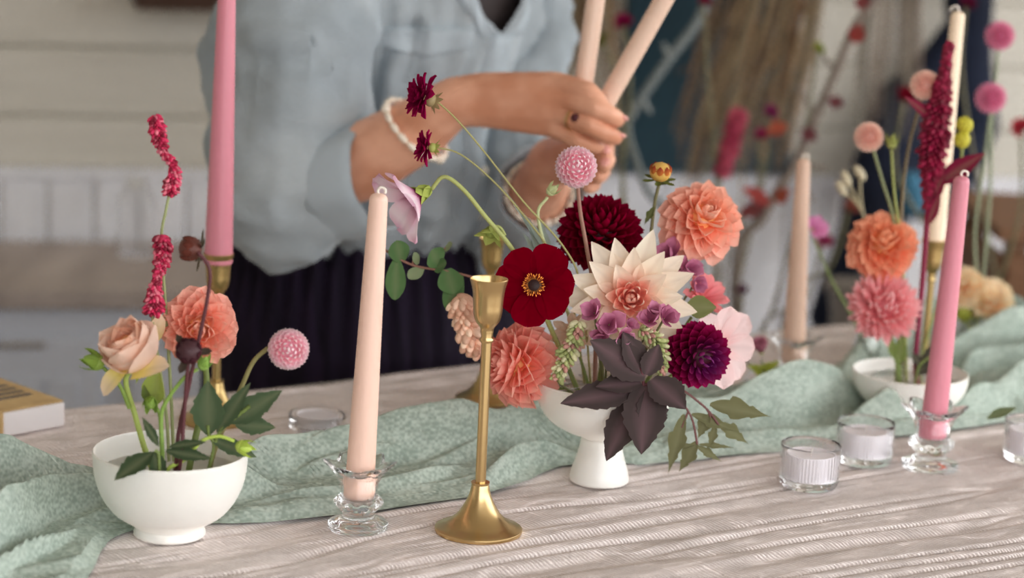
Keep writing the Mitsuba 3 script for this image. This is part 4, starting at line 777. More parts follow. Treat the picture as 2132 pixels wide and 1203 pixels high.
leafspray('dark leaves low in the right bowl beside the pink candle', [[(1905, 800), (1915, 760), (1950, 735)], [(1870, 790), (1866, 740)]], [((1915, 765), (1968, 700), 30, DG), ((1908, 780), (1945, 742), 36, DG), ((1868, 760), (1880, 700), 34, dict(DG, c=GREEN)), ((1866, 745), (1850, 705), 26, dict(DG, c=GREEN)), ((1915, 760), (1900, 735), 24, DG)], lin(70, 66, 60), d2 - 0.015)
# vases
d3 = float(VASE3[1]); inv = lambda x, y: VASE3 + [x, y, 0.014]
PK = [lin(190, 96, 130), lin(222, 140, 172, 1.1), lin(236, 170, 196, 1.1)]
ball_dahlia('pompon_dahlia', 'pink pompon at far right, higher of the two beside the dark coat', D(2082, 74, d3 + 0.02), face(-0.1, 0, 1), px(34, d3), PK, P3([(2078, 104), (2066, 240), (2060, 420), (2045, 600)], d3 + 0.02) + [inv(0.004, 0.006)], 110, 101, (0.09, 0.30), corecol=lin(190, 90, 130), stemcol=lin(140, 150, 122))
ball_dahlia('pompon_dahlia', 'pink pompon at far right, lower of the two beside the dark coat', D(2064, 204, d3 + 0.01), face(0.1, 0, 1), px(36, d3), PK, P3([(2062, 236), (2050, 330), (2030, 480), (2035, 620)], d3 + 0.01) + [inv(-0.004, 0.002)], 110, 102, (0.09, 0.30), corecol=lin(190, 90, 130), stemcol=lin(140, 150, 122))
PC = [lin(244, 188, 136, 1.1), lin(250, 210, 172, 1.12), lin(253, 224, 196, 1.15)]
coral = petals_on
for lab, x, y, r, sd in (('pale peach carnation in the glass vase at right', 2056, 628, 52, 103), ('pale peach carnation tucked behind the pink candle', 2008, 602, 46, 104)):
    k = thing('carnation', lab, 'flower'); rng = np.random.default_rng(sd); c = D(x, y, d3 - 0.02)
    core(k, c, px(r * 0.3, d3), PC[0])
    petals_on(k, c, face(0.1 if x > 2030 else -0.4, 0.5, 0.8), px(r, d3), 42, (0.1, 1.7), (0.7, 1.0), (0.5, 0.75), PC, root=0.1, wob=0.3, pw=0.6, rng=rng, nu=5, nv=7, base=0.3, peak=0.7, point=0.05, cup=0.4, bend=0.2, curl=-0.2, jit=0.2, ruffle=0.06)
    stem(k, P3([(x, y + 20), (2030, 670)], d3 - 0.01) + [inv(0.006 if x > 2030 else -0.008, -0.004)], 0.0016, col=lin(150, 166, 90))
rose_bud('yellow-green bud under the pale peach carnations', D(2008, 655, d3 - 0.03), face(-0.3, 0.6, 0.6), px(16, d3), P3([(2012, 668), (2028, 700)], d3 - 0.02), lin(184, 190, 84))
dv = float(VASE1[1])
open_flower('mauve_bud', 'mauve flower in the small bud vase left of the tan candle', D(1585, 735, dv), face(-0.2, 0.8, 0.5), px(36, dv), 8, [lin(140, 70, 90), lin(178, 108, 128), lin(196, 130, 148)], 0.8, (0.3, 0.8), P3([(1586, 750), (1588, 790)], dv) + [VASE1 + [0, 0, 0.012]], seed=105, bend=0.5)
leafspray('yellow-green leaf collar on the small bud vase', [], [((1588, 775), (1552, 758), 22, leaf_o), ((1590, 775), (1628, 748), 24, leaf_o), ((1588, 778), (1600, 752), 26, leaf_o), ((1585, 778), (1570, 768), 26, leaf_o)], lin(170, 184, 66), dv - 0.015)
dw = float(VASE2[1])
open_flower('sweet_pea', 'bright pink flower just right of the tan candle', D(1690, 478, dw), face(0.5, 0.2, 0.7), px(36, dw), 5, [lin(190, 100, 150), lin(220, 144, 190, 1.1), lin(228, 160, 204, 1.1)], 0.8, (0.6, 1.1), P3([(1692, 490), (1730, 580), (1790, 690)], dw) + [VASE2 + [0, 0, 0.012]], seed=106)
leafspray('little green leaves at the mouth of the vase behind the dusty pink dahlia', [[(1800, 770), (1802, 720)]], [((1802, 735), (1815, 695), 26, dict(teeth=0, fold=0.3)), ((1800, 740), (1788, 700), 20, dict(teeth=0, fold=0.3))], lin(104, 140, 84), dw)
k = leafspray('small green leaf lying on the runner near the right edge', [], [((2055, 872), (2118, 848), 44, dict(teeth=4, fold=0.15, f=np.array([0, -0.2, 1.0])))], lin(130, 150, 112), 1.97)

# ------------------------------------------------------------------ behind the table on the right
rng = np.random.default_rng(201)
k = thing('dried_bundle', 'large bundle of dried brown stems hanging before the teal board', 'dried stems')
DBC = [lin(150, 128, 98), lin(126, 106, 84), lin(112, 88, 66), lin(164, 144, 112), lin(134, 100, 68), lin(118, 112, 92)]
db = 3.35
tie = D(1640, -330, db)
for i in range(120):
    q = rng.random(); x1 = 1405 + 250 * q + rng.normal() * 12; y1 = 330 - 40 * q + rng.normal() * 60 - (60 if rng.random() < 0.3 else 0)
    dd = db - 0.07 + 0.16 * rng.random(); x0 = 1560 + 150 * q + rng.normal() * 14
    pts = [tie + rng.normal(size=3) * 0.012, D(x0, -120, dd), D((x0 + x1) / 2 + rng.normal() * 16, 110 + rng.normal() * 20, dd), D(x1, y1, dd)]
    stem(k, pts, 0.0022 + 0.002 * rng.random(), 0.0013, DBC[i % 6] * (0.75 + 0.5 * rng.random()), 'dried_stem', 5)
part(k, 'binding', tube([tie + [0, 0, 0.03], tie - [0, 0, 0.03]], 0.03, sides=14, curve=False), 'string', True)
part(k, 'hanging_cord', tube([tie + [0, 0, 0.02], tie + [0, 0.02, 0.3], np.array([tie[0], tie[1] + 0.02, 2.70])], 0.003, sides=6), 'string', True)
k = thing('dried_bundle', 'smaller bundle of dried brown stems hanging just right of the denim shirt', 'dried stems')
tie = D(1225, -330, db + 0.1)
for i in range(60):
    x1 = 1120 + 190 * rng.random(); y1 = 60 + 200 * rng.random(); dd = db + 0.02 + 0.12 * rng.random()
    stem(k, [tie + rng.normal(size=3) * 0.01, D(1225 + (x1 - 1225) * 0.5, -120, dd), D(x1, y1, dd)], 0.0024 + 0.002 * rng.random(), 0.0013, DBC[i % 6] * (0.7 + 0.5 * rng.random()), 'dried_stem', 5)
part(k, 'binding', tube([tie + [0, 0, 0.03], tie - [0, 0, 0.03]], 0.026, sides=14, curve=False), 'string', True)
part(k, 'hanging_cord', tube([tie + [0, 0, 0.02], np.array([tie[0], tie[1], 2.70])], 0.003, sides=6, curve=False), 'string', True)
k = thing('dried_bundle', 'grey-brown bundle of thin twigs hanging left of the cream candle tip', 'dried stems')
tie = D(1900, -330, db + 0.02)
for i in range(34):
    x1 = 1770 + 150 * rng.random(); y1 = 120 + 180 * rng.random(); dd = db - 0.04 + 0.10 * rng.random()
    stem(k, [tie + rng.normal(size=3) * 0.01, D(1900 + (x1 - 1900) * 0.6, -120, dd), D(x1, y1, dd)], 0.0022 + 0.002 * rng.random(), 0.0012, mx(DBC[i % 6], lin(110, 108, 104), 0.5) * (0.7 + 0.5 * rng.random()), 'dried_stem', 5)
part(k, 'binding', tube([tie + [0, 0, 0.03], tie - [0, 0, 0.03]], 0.026, sides=14, curve=False), 'string', True)
part(k, 'hanging_cord', tube([tie + [0, 0, 0.02], np.array([tie[0], tie[1], 2.70])], 0.003, sides=6, curve=False), 'string', True)
# tall cut stems in a bucket behind the table
dbk = 2.85
bo = D(1520, 700, dbk); bo = np.array([bo[0], bo[1] , 0.0])
k = thing('bucket', 'galvanised bucket of tall cut stems behind the table', 'bucket')
part(k, 'body', lathe(np.vstack([[(0, 0.002)], [(0.12, 0), (0.125, 0.005), (0.165, 0.36), (0.170, 0.365), (0.168, 0.372), (0.160, 0.368), (0.120, 0.01), (0, 0.008)]]), bo, 64), 'metal', 40)
inbk = lambda: bo + [rng.normal() * 0.05, rng.normal() * 0.05, 0.05]
k = thing('branch', 'bare grey-brown branch with red leaves slanting before the white boards', 'branch')
BR = P3([(1950, -120), (1800, 25), (1740, 150), (1700, 240), (1655, 340), (1590, 450), (1530, 600)], dbk) + [bo + [0.06, 0, 0.34], bo + [-0.02, 0, 0.03]]
stem(k, BR, 0.0055, 0.007, lin(120, 108, 98))
for b, t in (((1740, 150), (1700, 100)), ((1700, 240), (1660, 180)), ((1655, 340), (1690, 420)), ((1655, 340), (1720, 350))): stem(k, P3([b, t], dbk), 0.003, 0.002, lin(120, 108, 98), 'twig', 6)
RL = [lin(150, 44, 50), lin(110, 34, 48), lin(160, 66, 50), lin(96, 30, 52)]
for j, (x, y, a, L) in enumerate(((1778, 90, 70, 44), (1795, 20, 90, 36), (1640, 260, 200, 56), (1668, 272, 330, 40), (1605, 425, 150, 70), (1590, 430, 200, 60), (1615, 420, 40, 40), (1745, 200, 250, 30))):
    t = (x + L * math.cos(math.radians(a)), y - L * math.sin(math.radians(a))); leaf(k, D(x, y, dbk - 0.01), D(*t, dbk - 0.02), px(34, dbk), RL[j % 4], None, teeth=0, fold=0.2)
k = thing('branch', 'silvery dead twig slanting across the dark teal board', 'branch')
stem(k, P3([(1480, -40), (1455, 40), (1395, 120), (1335, 205), (1305, 260)], dbk + 0.2) + P3([(1340, 380), (1400, 560)], dbk + 0.1) + [bo + [-0.1, 0, 0.36], bo + [-0.05, 0, 0.03]], 0.007, 0.005, lin(120, 128, 128))
for b, t in (((1395, 120), (1380, 90)), ((1335, 205), (1355, 235)), ((1325, 215), (1318, 245))): stem(k, P3([b, t], dbk + 0.2), 0.006, 0.003, lin(136, 142, 140), 'twig', 6)
k = thing('celosia', 'bright crimson plume standing before the dried brown stems', 'flower')
m = beads(P3([(1535, 232), (1528, 280), (1515, 320), (1502, 362)], dbk), 260, lambda t: px(15 - 5 * t, dbk), 0.0065, [lin(158, 44, 74), lin(138, 36, 60), lin(172, 66, 86)], rng); part(k, 'plume', (m[0], m[1]), 'plant', True, m[2], kind='stuff')
stem(k, P3([(1502, 362), (1480, 460), (1490, 620)], dbk) + [bo + [-0.05, 0, 0.35], inbk()], 0.003, col=lin(120, 110, 84))
for j, (lab, x, y, r, col, sx) in enumerate((('dark purple blossom right of the crimson plume', 1600, 236, 18, lin(122, 34, 84), 1585), ('small purple blossom below the dark purple one', 1580, 284, 16, lin(134, 30, 74), 1570), ('crimson blossom near the top edge before the dried stems', 1462, 6, 16, lin(112, 16, 48), 1480), ('magenta blossom between the two held candles', 1296, 50, 20, lin(128, 20, 66), 1330), ('tiny purple blossom before the white boards', 1546, 606, 13, lin(96, 40, 72), 1530), ('lime green blossom before the pale wall', 1699, 104, 16, lin(126, 134, 44), 1670), ('olive blossom right of the denim shirt', 1258, 88, 18, lin(120, 116, 50), 1320), ('small rose-coloured blossom beside the dark coat', 1712, 505, 20, lin(156, 56, 96), 1640), ('wine-red blossom at the far right edge', 2126, 270, 22, lin(190, 60, 74), 2140), ('dark red blossom left of the cream candle', 1880, 206, 24, lin(110, 14, 30), 1790), ('purple-red blossom at the top right', 2010, 10, 20, lin(90, 24, 50), 1900), ('rust-coloured blossom behind the pale seed pod', 1768, 434, 18, lin(132, 74, 62), 1690))):
    c = D(x, y, dbk - 0.02); k = open_flower('blossom', lab, c, face(rng.normal() * 0.4, 0.4, 0.7), px(r, dbk) * 1.15, 9, [col * 0.7, col, col * 1.15], 0.7, (0.4, 1.3), None, eye=col * 0.6, seed=210 + j, bend=0.3)
    if x < 1860: stem(k, [c] + P3([((x + sx) / 2, y + 120), (sx - 60 if sx > 1560 else sx, max(y + 240, 640))], dbk) + [bo + [0.1 * rng.normal(), 0.03 * rng.normal(), 0.36], inbk()], 0.0022, col=lin(112, 108, 80))
    else: stem(k, [c] + P3([(x - 4, y + 180), (2060 + (j - 8) * 12, 640)], dbk), 0.0022, col=lin(112, 108, 80))
k = thing('dried_sprig', 'pale seed pods on a thin stalk left of the orange-coral dahlia', 'sprig')
for b, t in (((1752, 392), (1768, 420)), ((1762, 372), (1748, 340)), ((1790, 360), (1770, 330))): 
    part(k, 'pod', ball(D(*b, 2.3), px(13, 2.3), 2, (0.7, 1.5, 0.7), D(*t, 2.3) - D(*b, 2.3)), 'plant', True, lin(206, 196, 168))
    stem(k, P3([b, (1798, 448), (1850, 600)], 2.3), 0.0014, col=lin(176, 166, 134))
stem(k, P3([(1798, 448), (1850, 600)], 2.3) + [VASE2 + [0.0, 0.0, 0.02]], 0.0014, col=lin(176, 166, 134))
# dark coat hanging from a wall hook
k = thing('coat', 'dark navy coat hanging on the back wall at right, behind the blush pompons', 'coat')
dk = 3.72
J = lambda x, y, r, d=dk: (D(x, y, d), px(r, d))
def wrinkle(mesh, amp, fr, seed, st=(1, 1, 1)):
    t = trimesh.Trimesh(mesh[0], mesh[1], process=False); n = np.array(t.vertex_normals); v = np.array(t.vertices)
    h = ridge(meshkit.noise(v * fr * np.asarray(st), seed)); return v + n * (amp * (h - 0.5))[:, None], mesh[1]
A1, A2, A3, A4, A5, A6, A7 = J(2014, -150, 40), J(2020, 60, 42), J(2016, 260, 52), J(1960, 380, 74), J(1850, 380, 74, dk - 0.06), J(1800, 520, 56, dk - 0.14), J(1735, 660, 46, dk - 0.16)
m = chain([(A1, A2), (A2, A3), (A3, A4), (A4, A5), (A5, A6), (A6, A7), (J(1880, 220, 50), A5), (A2, J(1880, 220, 50))], 0.012, 6)
part(k, 'body', wrinkle(m, 0.02, 9, 3), 'navy_cloth')
part(k, 'hanging_loop', tube([A1[0] + [0, 0, 0.03], A1[0] + [0.01, 0.06, 0.08], W(2014, -190, 0.03)], 0.004, sides=6), 'navy_cloth')
hk = W(2014, -190, 0.0)
k2 = thing('coat_hook', 'small dark hook on the wall that carries the navy coat', 'hook')
part(k2, 'peg', tube([hk, hk + WN * 0.05, hk + WN * 0.06 + [0, 0, 0.02]], 0.007, sides=8), 'dark_wood')
k3 = thing('scarf', 'small piece of blue cloth below the amaranth beside the coat', 'scarf')
part(k3, 'cloth', wrinkle(chain([(J(1896, 380, 20, dk - 0.14), J(1900, 425, 24, dk - 0.14))], 0.01, 3), 0.008, 20, 6), 'blue_cloth')
so = D(1782, 588, 3.36)
k = thing('pedestal', 'small grey round-topped wooden pedestal in front of the navy coat', 'pedestal')
zt = so[2]; fo = np.array([so[0], so[1], 0])
part(k, 'top', lathe([(0, zt - 0.014), (0.046, zt - 0.014), (0.052, zt - 0.010), (0.052, zt - 0.003), (0.049, zt), (0, zt)], fo, 64), 'grey_wood', 40)
part(k, 'column', lathe([(0, 0.02), (0.042, 0.02), (0.040, 0.3), (0.036, zt - 0.05), (0.044, zt - 0.014), (0, zt - 0.014)], fo, 48), 'grey_wood', 40)
part(k, 'foot', lathe([(0, 0), (0.13, 0), (0.13, 0.015), (0.06, 0.03), (0.0, 0.03)], fo, 48), 'grey_wood', 40)
ko = D(2130, 600, 3.0); zt = float(D(2130, 500, 3.0)[2])
k = thing('crate', 'tall brown slatted wooden crate at the right edge behind the table', 'crate')
X0 = float(D(2090, 600, 3.0)[0])
def kb(x0, x1, y0, y1, z0, z1): return box(x1 - x0, y1 - y0, z1 - z0, X0 + (x0 + x1) / 2, 3.0 + (y0 + y1) / 2, (z0 + z1) / 2, 0.003)
for a in (0, 0.38):
    for b in (0, 0.28): part(k, 'post', kb(a, a + 0.03, b, b + 0.03, 0, zt), 'brown_wood', False)
n_sl = int(zt / 0.11)
for q in range(n_sl):
    z0 = q * zt / n_sl + 0.005
    part(k, 'slat', kb(-0.002, 0.412, -0.014, 0.0, z0, z0 + 0.09), 'brown_wood', False)
    part(k, 'slat', kb(-0.014, -0.002, 0.0, 0.31, z0, z0 + 0.09), 'brown_wood', False)
part(k, 'top_board', kb(-0.02, 0.43, -0.02, 0.33, zt, zt + 0.018), 'brown_wood', False)

# ------------------------------------------------------------------ the person behind the table
FA = math.radians(50); PF = np.array([math.sin(FA), -math.cos(FA), 0]); PS = np.array([math.cos(FA), math.sin(FA), 0]); PC0 = np.array([-0.168, 2.46, 0])
def B(s, f, z): return PC0 + PS * s + PF * f + ZUP * z
S_ = lambda p, r: (np.asarray(p, float), r)
who = thing('person', 'person in light denim shirt and dark trousers holding two peach candles', 'person')
shR, shL = B(-0.160, 0.045, 1.345), B(0.150, 0.06, 1.345)
elR, cuR, wrR = D(596, 392, 2.175), D(790, 325, 2.150), D(945, 212, 2.105)
elL, wrL = D(1085, 490, 2.40), D(1150, 335, 2.20)
h = lambda x, y, d, r: S_(D(x, y, d), r)
hull = []
def bone(*js): hull.append(js)
# trunk, neck, head
pel, wai, che, nb, nt = S_(B(0, 0, 0.95), 0.12), S_(B(0, 0.01, 1.10), 0.105), S_(B(0, 0.045, 1.27), 0.105), S_(B(0, 0.05, 1.385), 0.052), S_(B(0, 0.085, 1.47), 0.05)
bone(pel, wai); bone(wai, che); bone(che, S_(B(-0.10, 0.045, 1.345), 0.05), S_(B(0.10, 0.05, 1.345), 0.05)); bone(S_(B(-0.09, 0.04, 1.36), 0.035), nb, S_(B(0.09, 0.05, 1.36), 0.035)); bone(nb, nt)
hd = B(0.0, 0.10, 1.585); LK = unit(PF * 0.8 - ZUP * 0.45 + PS * 0.15); HU = unit(ZUP * 0.9 + PF * 0.4); HU = unit(HU - LK * (HU @ LK)); HS = np.cross(LK, HU) * -1
def Hd(s, u, f): return hd + HS * s + HU * u + LK * f
bone(S_(Hd(0, 0.035, -0.02), 0.076), S_(Hd(0, 0.01, 0.015), 0.070)); bone(S_(Hd(0, 0.0, 0.03), 0.058), S_(Hd(-0.025, -0.07, 0.045), 0.022), S_(Hd(0.025, -0.07, 0.045), 0.022), S_(Hd(0, -0.088, 0.060), 0.017)); bone(nt, S_(Hd(0, -0.02, -0.01), 0.055))
bone(S_(Hd(0, 0.012, 0.083), 0.006), S_(Hd(0, -0.024, 0.103), 0.0095)); 
for q in (-1, 1): bone(S_(Hd(0.009 * q, -0.027, 0.092), 0.006), S_(Hd(0, -0.024, 0.100), 0.008)); bone(S_(Hd(0.073 * q, 0.015, -0.012), 0.008), S_(Hd(0.078 * q, 0.0, -0.018), 0.010), S_(Hd(0.072 * q, -0.022, -0.008), 0.007))
# legs
for q in (-1, 1):
    hip, kn, an = S_(B(0.085 * q, 0, 0.90), 0.085), S_(B(0.095 * q, 0.02, 0.48), 0.055), S_(B(0.10 * q, 0, 0.09), 0.036)
    bone(pel, hip); bone(hip, kn); bone(kn, an); bone(an, S_(B(0.105 * q, 0.10, 0.04), 0.03))
# arms
bone(S_(shR, 0.05), S_(B(-0.09, 0.045, 1.345), 0.05)); bone(S_(shL, 0.05), S_(B(0.09, 0.05, 1.345), 0.05))
bone(S_(shR, 0.048), S_(elR, 0.038)); bone(S_(elR, 0.038), S_(cuR * 0.75 + elR * 0.25, 0.039)); bone(S_(cuR * 0.75 + elR * 0.25, 0.039), S_(cuR * 0.6 + wrR * 0.4, 0.034)); bone(S_(cuR * 0.6 + wrR * 0.4, 0.034), S_(wrR, 0.0245))
bone(S_(shL, 0.048), S_(elL, 0.038)); bone(S_(elL, 0.036), S_(elL * 0.5 + wrL * 0.5, 0.033)); bone(S_(elL * 0.5 + wrL * 0.5, 0.033), S_(wrL, 0.025))
arm_hull = hull; hull = []
# right hand
kn = [h(1158, 176, 2.062, 0.0125), h(1176, 204, 2.052, 0.0125), h(1170, 236, 2.056, 0.0120), h(1152, 262, 2.066, 0.0110)]
cp = [h(1005, 190, 2.095, 0.0185), h(1005, 226, 2.092, 0.0180)]
bone(S_(wrR, 0.0245), *cp); bone(*cp, *kn)
fing = [[kn[0], h(1226, 192, 2.032, 0.0100), h(1246, 214, 2.030, 0.0090), h(1256, 234, 2.038, 0.0080)],
        [kn[1], h(1240, 224, 2.024, 0.0102), h(1268, 238, 2.028, 0.0092), h(1284, 248, 2.040, 0.0084)],
        [kn[2], h(1230, 262, 2.028, 0.0098), h(1260, 278, 2.032, 0.0088), h(1280, 286, 2.046, 0.0080)],
        [kn[3], h(1202, 290, 2.042, 0.0086), h(1226, 300, 2.044, 0.0078), h(1244, 304, 2.054, 0.0070)]]
th = [h(1020, 196, 2.115, 0.017), h(1105, 190, 2.118, 0.0135), h(1180, 202, 2.100, 0.0110), h(1232, 222, 2.086, 0.0095)]
for c in fing + [th]:
    for a, b in zip(c[:-1], c[1:]): bone(a, b)
bone(cp[0], th[0], th[1])
# left hand, behind and below
kl = [h(1205, 300, 2.118, 0.0115), h(1212, 322, 2.110, 0.0115), h(1210, 344, 2.112, 0.011), h(1200, 362, 2.120, 0.010)]
cl = [h(1168, 325, 2.17, 0.018), h(1172, 350, 2.17, 0.017)]
bone(S_(wrL, 0.025), *cl); bone(*cl, *kl)
fl = [[kl[0], h(1246, 292, 2.100, 0.0095), h(1262, 306, 2.088, 0.0085), h(1262, 318, 2.082, 0.0078)], [kl[1], h(1252, 318, 2.092, 0.0097), h(1264, 332, 2.080, 0.0086), h(1258, 344, 2.074, 0.0080)],
      [kl[2], h(1246, 346, 2.094, 0.0092), h(1254, 358, 2.084, 0.0083), h(1246, 368, 2.078, 0.0076)], [kl[3], h(1230, 374, 2.10, 0.0082), h(1236, 384, 2.092, 0.0074), h(1228, 390, 2.088, 0.0068)]]
tl = [h(1180, 318, 2.15, 0.016), h(1215, 285, 2.125, 0.0115), h(1240, 262, 2.108, 0.0098)]
for c in fl + [tl]:
    for a, b in zip(c[:-1], c[1:]): bone(a, b)
def body_mesh(hulls, refine, it):
    sph = lambda j: m3.Manifold.sphere(j[1], 24).translate(tuple(map(float, j[0])))
    m = m3.Manifold.batch_boolean([m3.Manifold.batch_hull([sph(j) for j in js]) for js in hulls], m3.OpType.Add).refine_to_length(refine)
    v, f = man_mesh(m); t = trimesh.Trimesh(v, f, process=True); trimesh.smoothing.filter_taubin(t, lamb=0.5, nu=0.51, iterations=it); return t
sphm = lambda j: m3.Manifold.sphere(j[1], 20).translate(tuple(map(float, j[0])))
trunk = m3.Manifold.batch_boolean([m3.Manifold.batch_hull([sphm(j) for j in js]) for js in arm_hull], m3.OpType.Add)
hands = m3.Manifold.batch_boolean([m3.Manifold.batch_hull([sphm(j) for j in js]) for js in hull], m3.OpType.Add)
v, f = man_mesh((trunk + hands).refine_to_length(0.007)); t = trimesh.Trimesh(v, f, process=True)
trimesh.smoothing.filter_taubin(t, lamb=0.5, nu=0.51, iterations=7)
part(who, 'body', (np.array(t.vertices), np.array(t.faces)), 'skin')
# nails, face, hair
for c in fing[:3] + fl[:2]:
    a, b = c[-2][0], c[-1][0]; d_ = unit(b - a); o_ = unit(-CF + 0.3 * CU); o_ = unit(o_ - d_ * (o_ @ d_))
    part(who, 'fingernail', ball(b + d_ * 0.001 + o_ * c[-1][1] * 0.80, 0.0052, 2, (0.85, 1.2, 0.28) if False else (0.9, 1.2, 0.5), d_), 'nail')
for q in (-1, 1):
    part(who, 'eye', ball(Hd(0.030 * q, 0.012, 0.070), 0.0095, 2), 'eye')
    part(who, 'eyebrow', tube([Hd(0.014 * q, 0.032, 0.080), Hd(0.032 * q, 0.037, 0.077), Hd(0.048 * q, 0.028, 0.066)], 0.0030, 0.0018), 'hair')
part(who, 'lips', ball(Hd(0, -0.053, 0.083), 0.018, 2, (0.34, 0.34, 1.0) if False else (1, 0.28, 0.34), HU), 'lips')
hair = chain([(S_(Hd(0, 0.045, -0.030), 0.086), S_(Hd(0, 0.050, -0.005), 0.080)), (S_(Hd(0, 0.03, -0.04), 0.084), S_(Hd(0, -0.05, -0.055), 0.055)), (S_(Hd(0, -0.05, -0.055), 0.05), S_(Hd(0, -0.10, -0.085), 0.035)), (S_(Hd(0, 0.02, -0.09), 0.04), S_(Hd(0, 0.03, -0.115), 0.045)),
              (S_(Hd(-0.062, 0.05, 0.0), 0.025), S_(Hd(-0.066, -0.01, -0.02), 0.02)), (S_(Hd(0.062, 0.05, 0.0), 0.025), S_(Hd(0.066, -0.01, -0.02), 0.02))], 0.012, 6)
part(who, 'hair', wrinkle(hair, 0.006, 30, 9), 'hair')

# clothes: lofted round the trunk
def loft(z0, z1, A, Bd, LN, n=90, nz=70, ex=2.2, amp=0.0, seed=1, thmin=-math.pi, thmax=math.pi, grow=0.0, fold=None):
    z = np.linspace(z0, z1, nz); thv = np.linspace(thmin, thmax, n); Z, TH = np.meshgrid(z, thv, indexing='ij')
    return loft_pts(Z, TH, A, Bd, LN, ex, amp, seed, grow, fold)
def loft_pts(Z, TH, A, Bd, LN, ex=2.2, amp=0.0, seed=1, grow=0.0, fold=None):
    a = np.interp(Z, *zip(*A)); b = np.interp(Z, *zip(*Bd)); ln = np.interp(Z, *zip(*LN))
    sn, cs = np.sin(TH), np.cos(TH); r = (np.abs(sn) ** ex + np.abs(cs) ** ex) ** (-1 / ex)
    w = 0
    if amp:
        q = np.stack([np.sin(TH) * 2.2, np.cos(TH) * 2.2, Z * 5.0], -1); wp = meshkit.fbm(q * 1.5, 3, seed + 5)
        w = amp * (ridge(meshkit.noise(np.stack([np.sin(TH + wp * 0.6) * 5, np.cos(TH + wp * 0.6) * 5, Z * 7 + wp * 4], -1), seed)) - 0.5) + amp * 0.8 * (meshkit.noise(np.stack([np.sin(TH) * 9, np.cos(TH) * 9, Z * 9], -1), seed + 2) - 0.5)
    if fold is not None: w = w + fold(Z, TH)
    k_ = 1 + (w + grow) / 0.15
    return PC0 + (sn * r * a * k_)[..., None] * PS + (cs * r * b * k_ + ln)[..., None] * PF + Z[..., None] * ZUP
SA = [(0.98, 0.150), (1.015, 0.178), (1.05, 0.180), (1.12, 0.165), (1.22, 0.168), (1.30, 0.172), (1.345, 0.160), (1.375, 0.125), (1.40, 0.085), (1.42, 0.075)]
SB = [(0.98, 0.130), (1.015, 0.152), (1.05, 0.150), (1.12, 0.132), (1.22, 0.132), (1.30, 0.125), (1.345, 0.105), (1.375, 0.085), (1.40, 0.072), (1.42, 0.066)]
SL = [(0.98, 0.0), (1.05, 0.005), (1.15, 0.022), (1.25, 0.045), (1.42, 0.05)]
blouse = lambda Z, TH: 0.012 * np.exp(-((Z - 1.03) / 0.03) ** 2) * np.sin(TH * 11 + 2 * np.sin(TH * 3))
nz, nth = 110, 150
z = np.linspace(0.985, 1.42, nz); thv = np.linspace(-math.pi, math.pi, nth); Z, TH = np.meshgrid(z, thv, indexing='ij')
pts = loft_pts(Z, TH, SA, SB, SL, amp=0.024, seed=5, fold=blouse)
TV0, ZV0 = math.radians(1), 1.228             # where the opening of the shirt begins
vw = lambda zz: np.clip((zz - ZV0) / (1.42 - ZV0), 0, 1) ** 0.85 * math.radians(44)
keep = ~((np.abs(TH - TV0) < vw(Z)) & (Z > ZV0))
f = gridf(nz, nth); f = f[keep.reshape(-1)[f].all(1)]
sh_ = part(who, 'shirt', (pts.reshape(-1, 3), f), 'denim', label='light blue washed denim shirt')
dz = np.linspace(1.05, 1.325, 30); Z, TH = np.meshgrid(dz, np.linspace(-math.pi, math.pi, 80), indexing='ij')
part(who, 'undershirt', (loft_pts(Z, TH, SA, SB, SL, grow=-0.012).reshape(-1, 3), gridf(30, 80)), 'dark_top', label='dark top in the open neck')
def on_shirt(zz, tt, off): return loft_pts(np.asarray(zz, float), np.asarray(tt, float), SA, SB, SL, amp=0.024, seed=5, fold=blouse, grow=off)
def patch(name, zt, mat, off=0.004, nzp=14, ntp=12):
    """zt(u, v) -> (z, theta) over the unit square: a sewn-on piece that follows the cloth"""
    u, v = np.meshgrid(np.linspace(0, 1, nzp), np.linspace(0, 1, ntp), indexing='ij'); zz, tt = zt(u, v)
    e = np.minimum(np.minimum(u, 1 - u), np.minimum(v, 1 - v)); o = np.where(e < 1e-9, -0.002, off)
    return part(sh_, name, (on_shirt(zz, tt, o).reshape(-1, 3), gridf(nzp, ntp)), mat)
rad = math.radians
patch('pocket', lambda u, v: (1.135 + 0.10 * u, rad(-46) + rad(34) * v), 'denim', 0.005)
patch('pocket_flap', lambda u, v: (1.208 + 0.034 * u - 0.012 * (1 - u) * np.abs(2 * v - 1) * -1, rad(-47) + rad(36) * v), 'denim_seam', 0.009)
patch('placket', lambda u, v: (1.0 + (ZV0 + 0.006 - 1.0) * u, TV0 + rad(-6) + rad(12) * v), 'denim_seam', 0.005, 40, 8)
for q in (-1, 1):
    patch('front_band', lambda u, v: (ZV0 + 0.17 * u, TV0 + q * (vw(ZV0 + 0.17 * u) + rad(9) * (v - 0.15))), 'denim_seam', 0.006, 24, 8)
    patch('collar', lambda u, v: (1.315 + 0.10 * u - 0.035 * v * (1 - u), TV0 + q * (vw(1.315 + 0.10 * u) + rad(48) * v * (1 - 0.3 * u) - rad(3))), 'denim_seam', 0.014, 16, 14)
for q in range(4):
    zz = 1.03 + 0.052 * q; part(sh_, 'button', ball(on_shirt(np.array([zz]), np.array([TV0]), 0.007)[0], 0.005, 2, (1, 0.4, 1), PF), 'pearl')
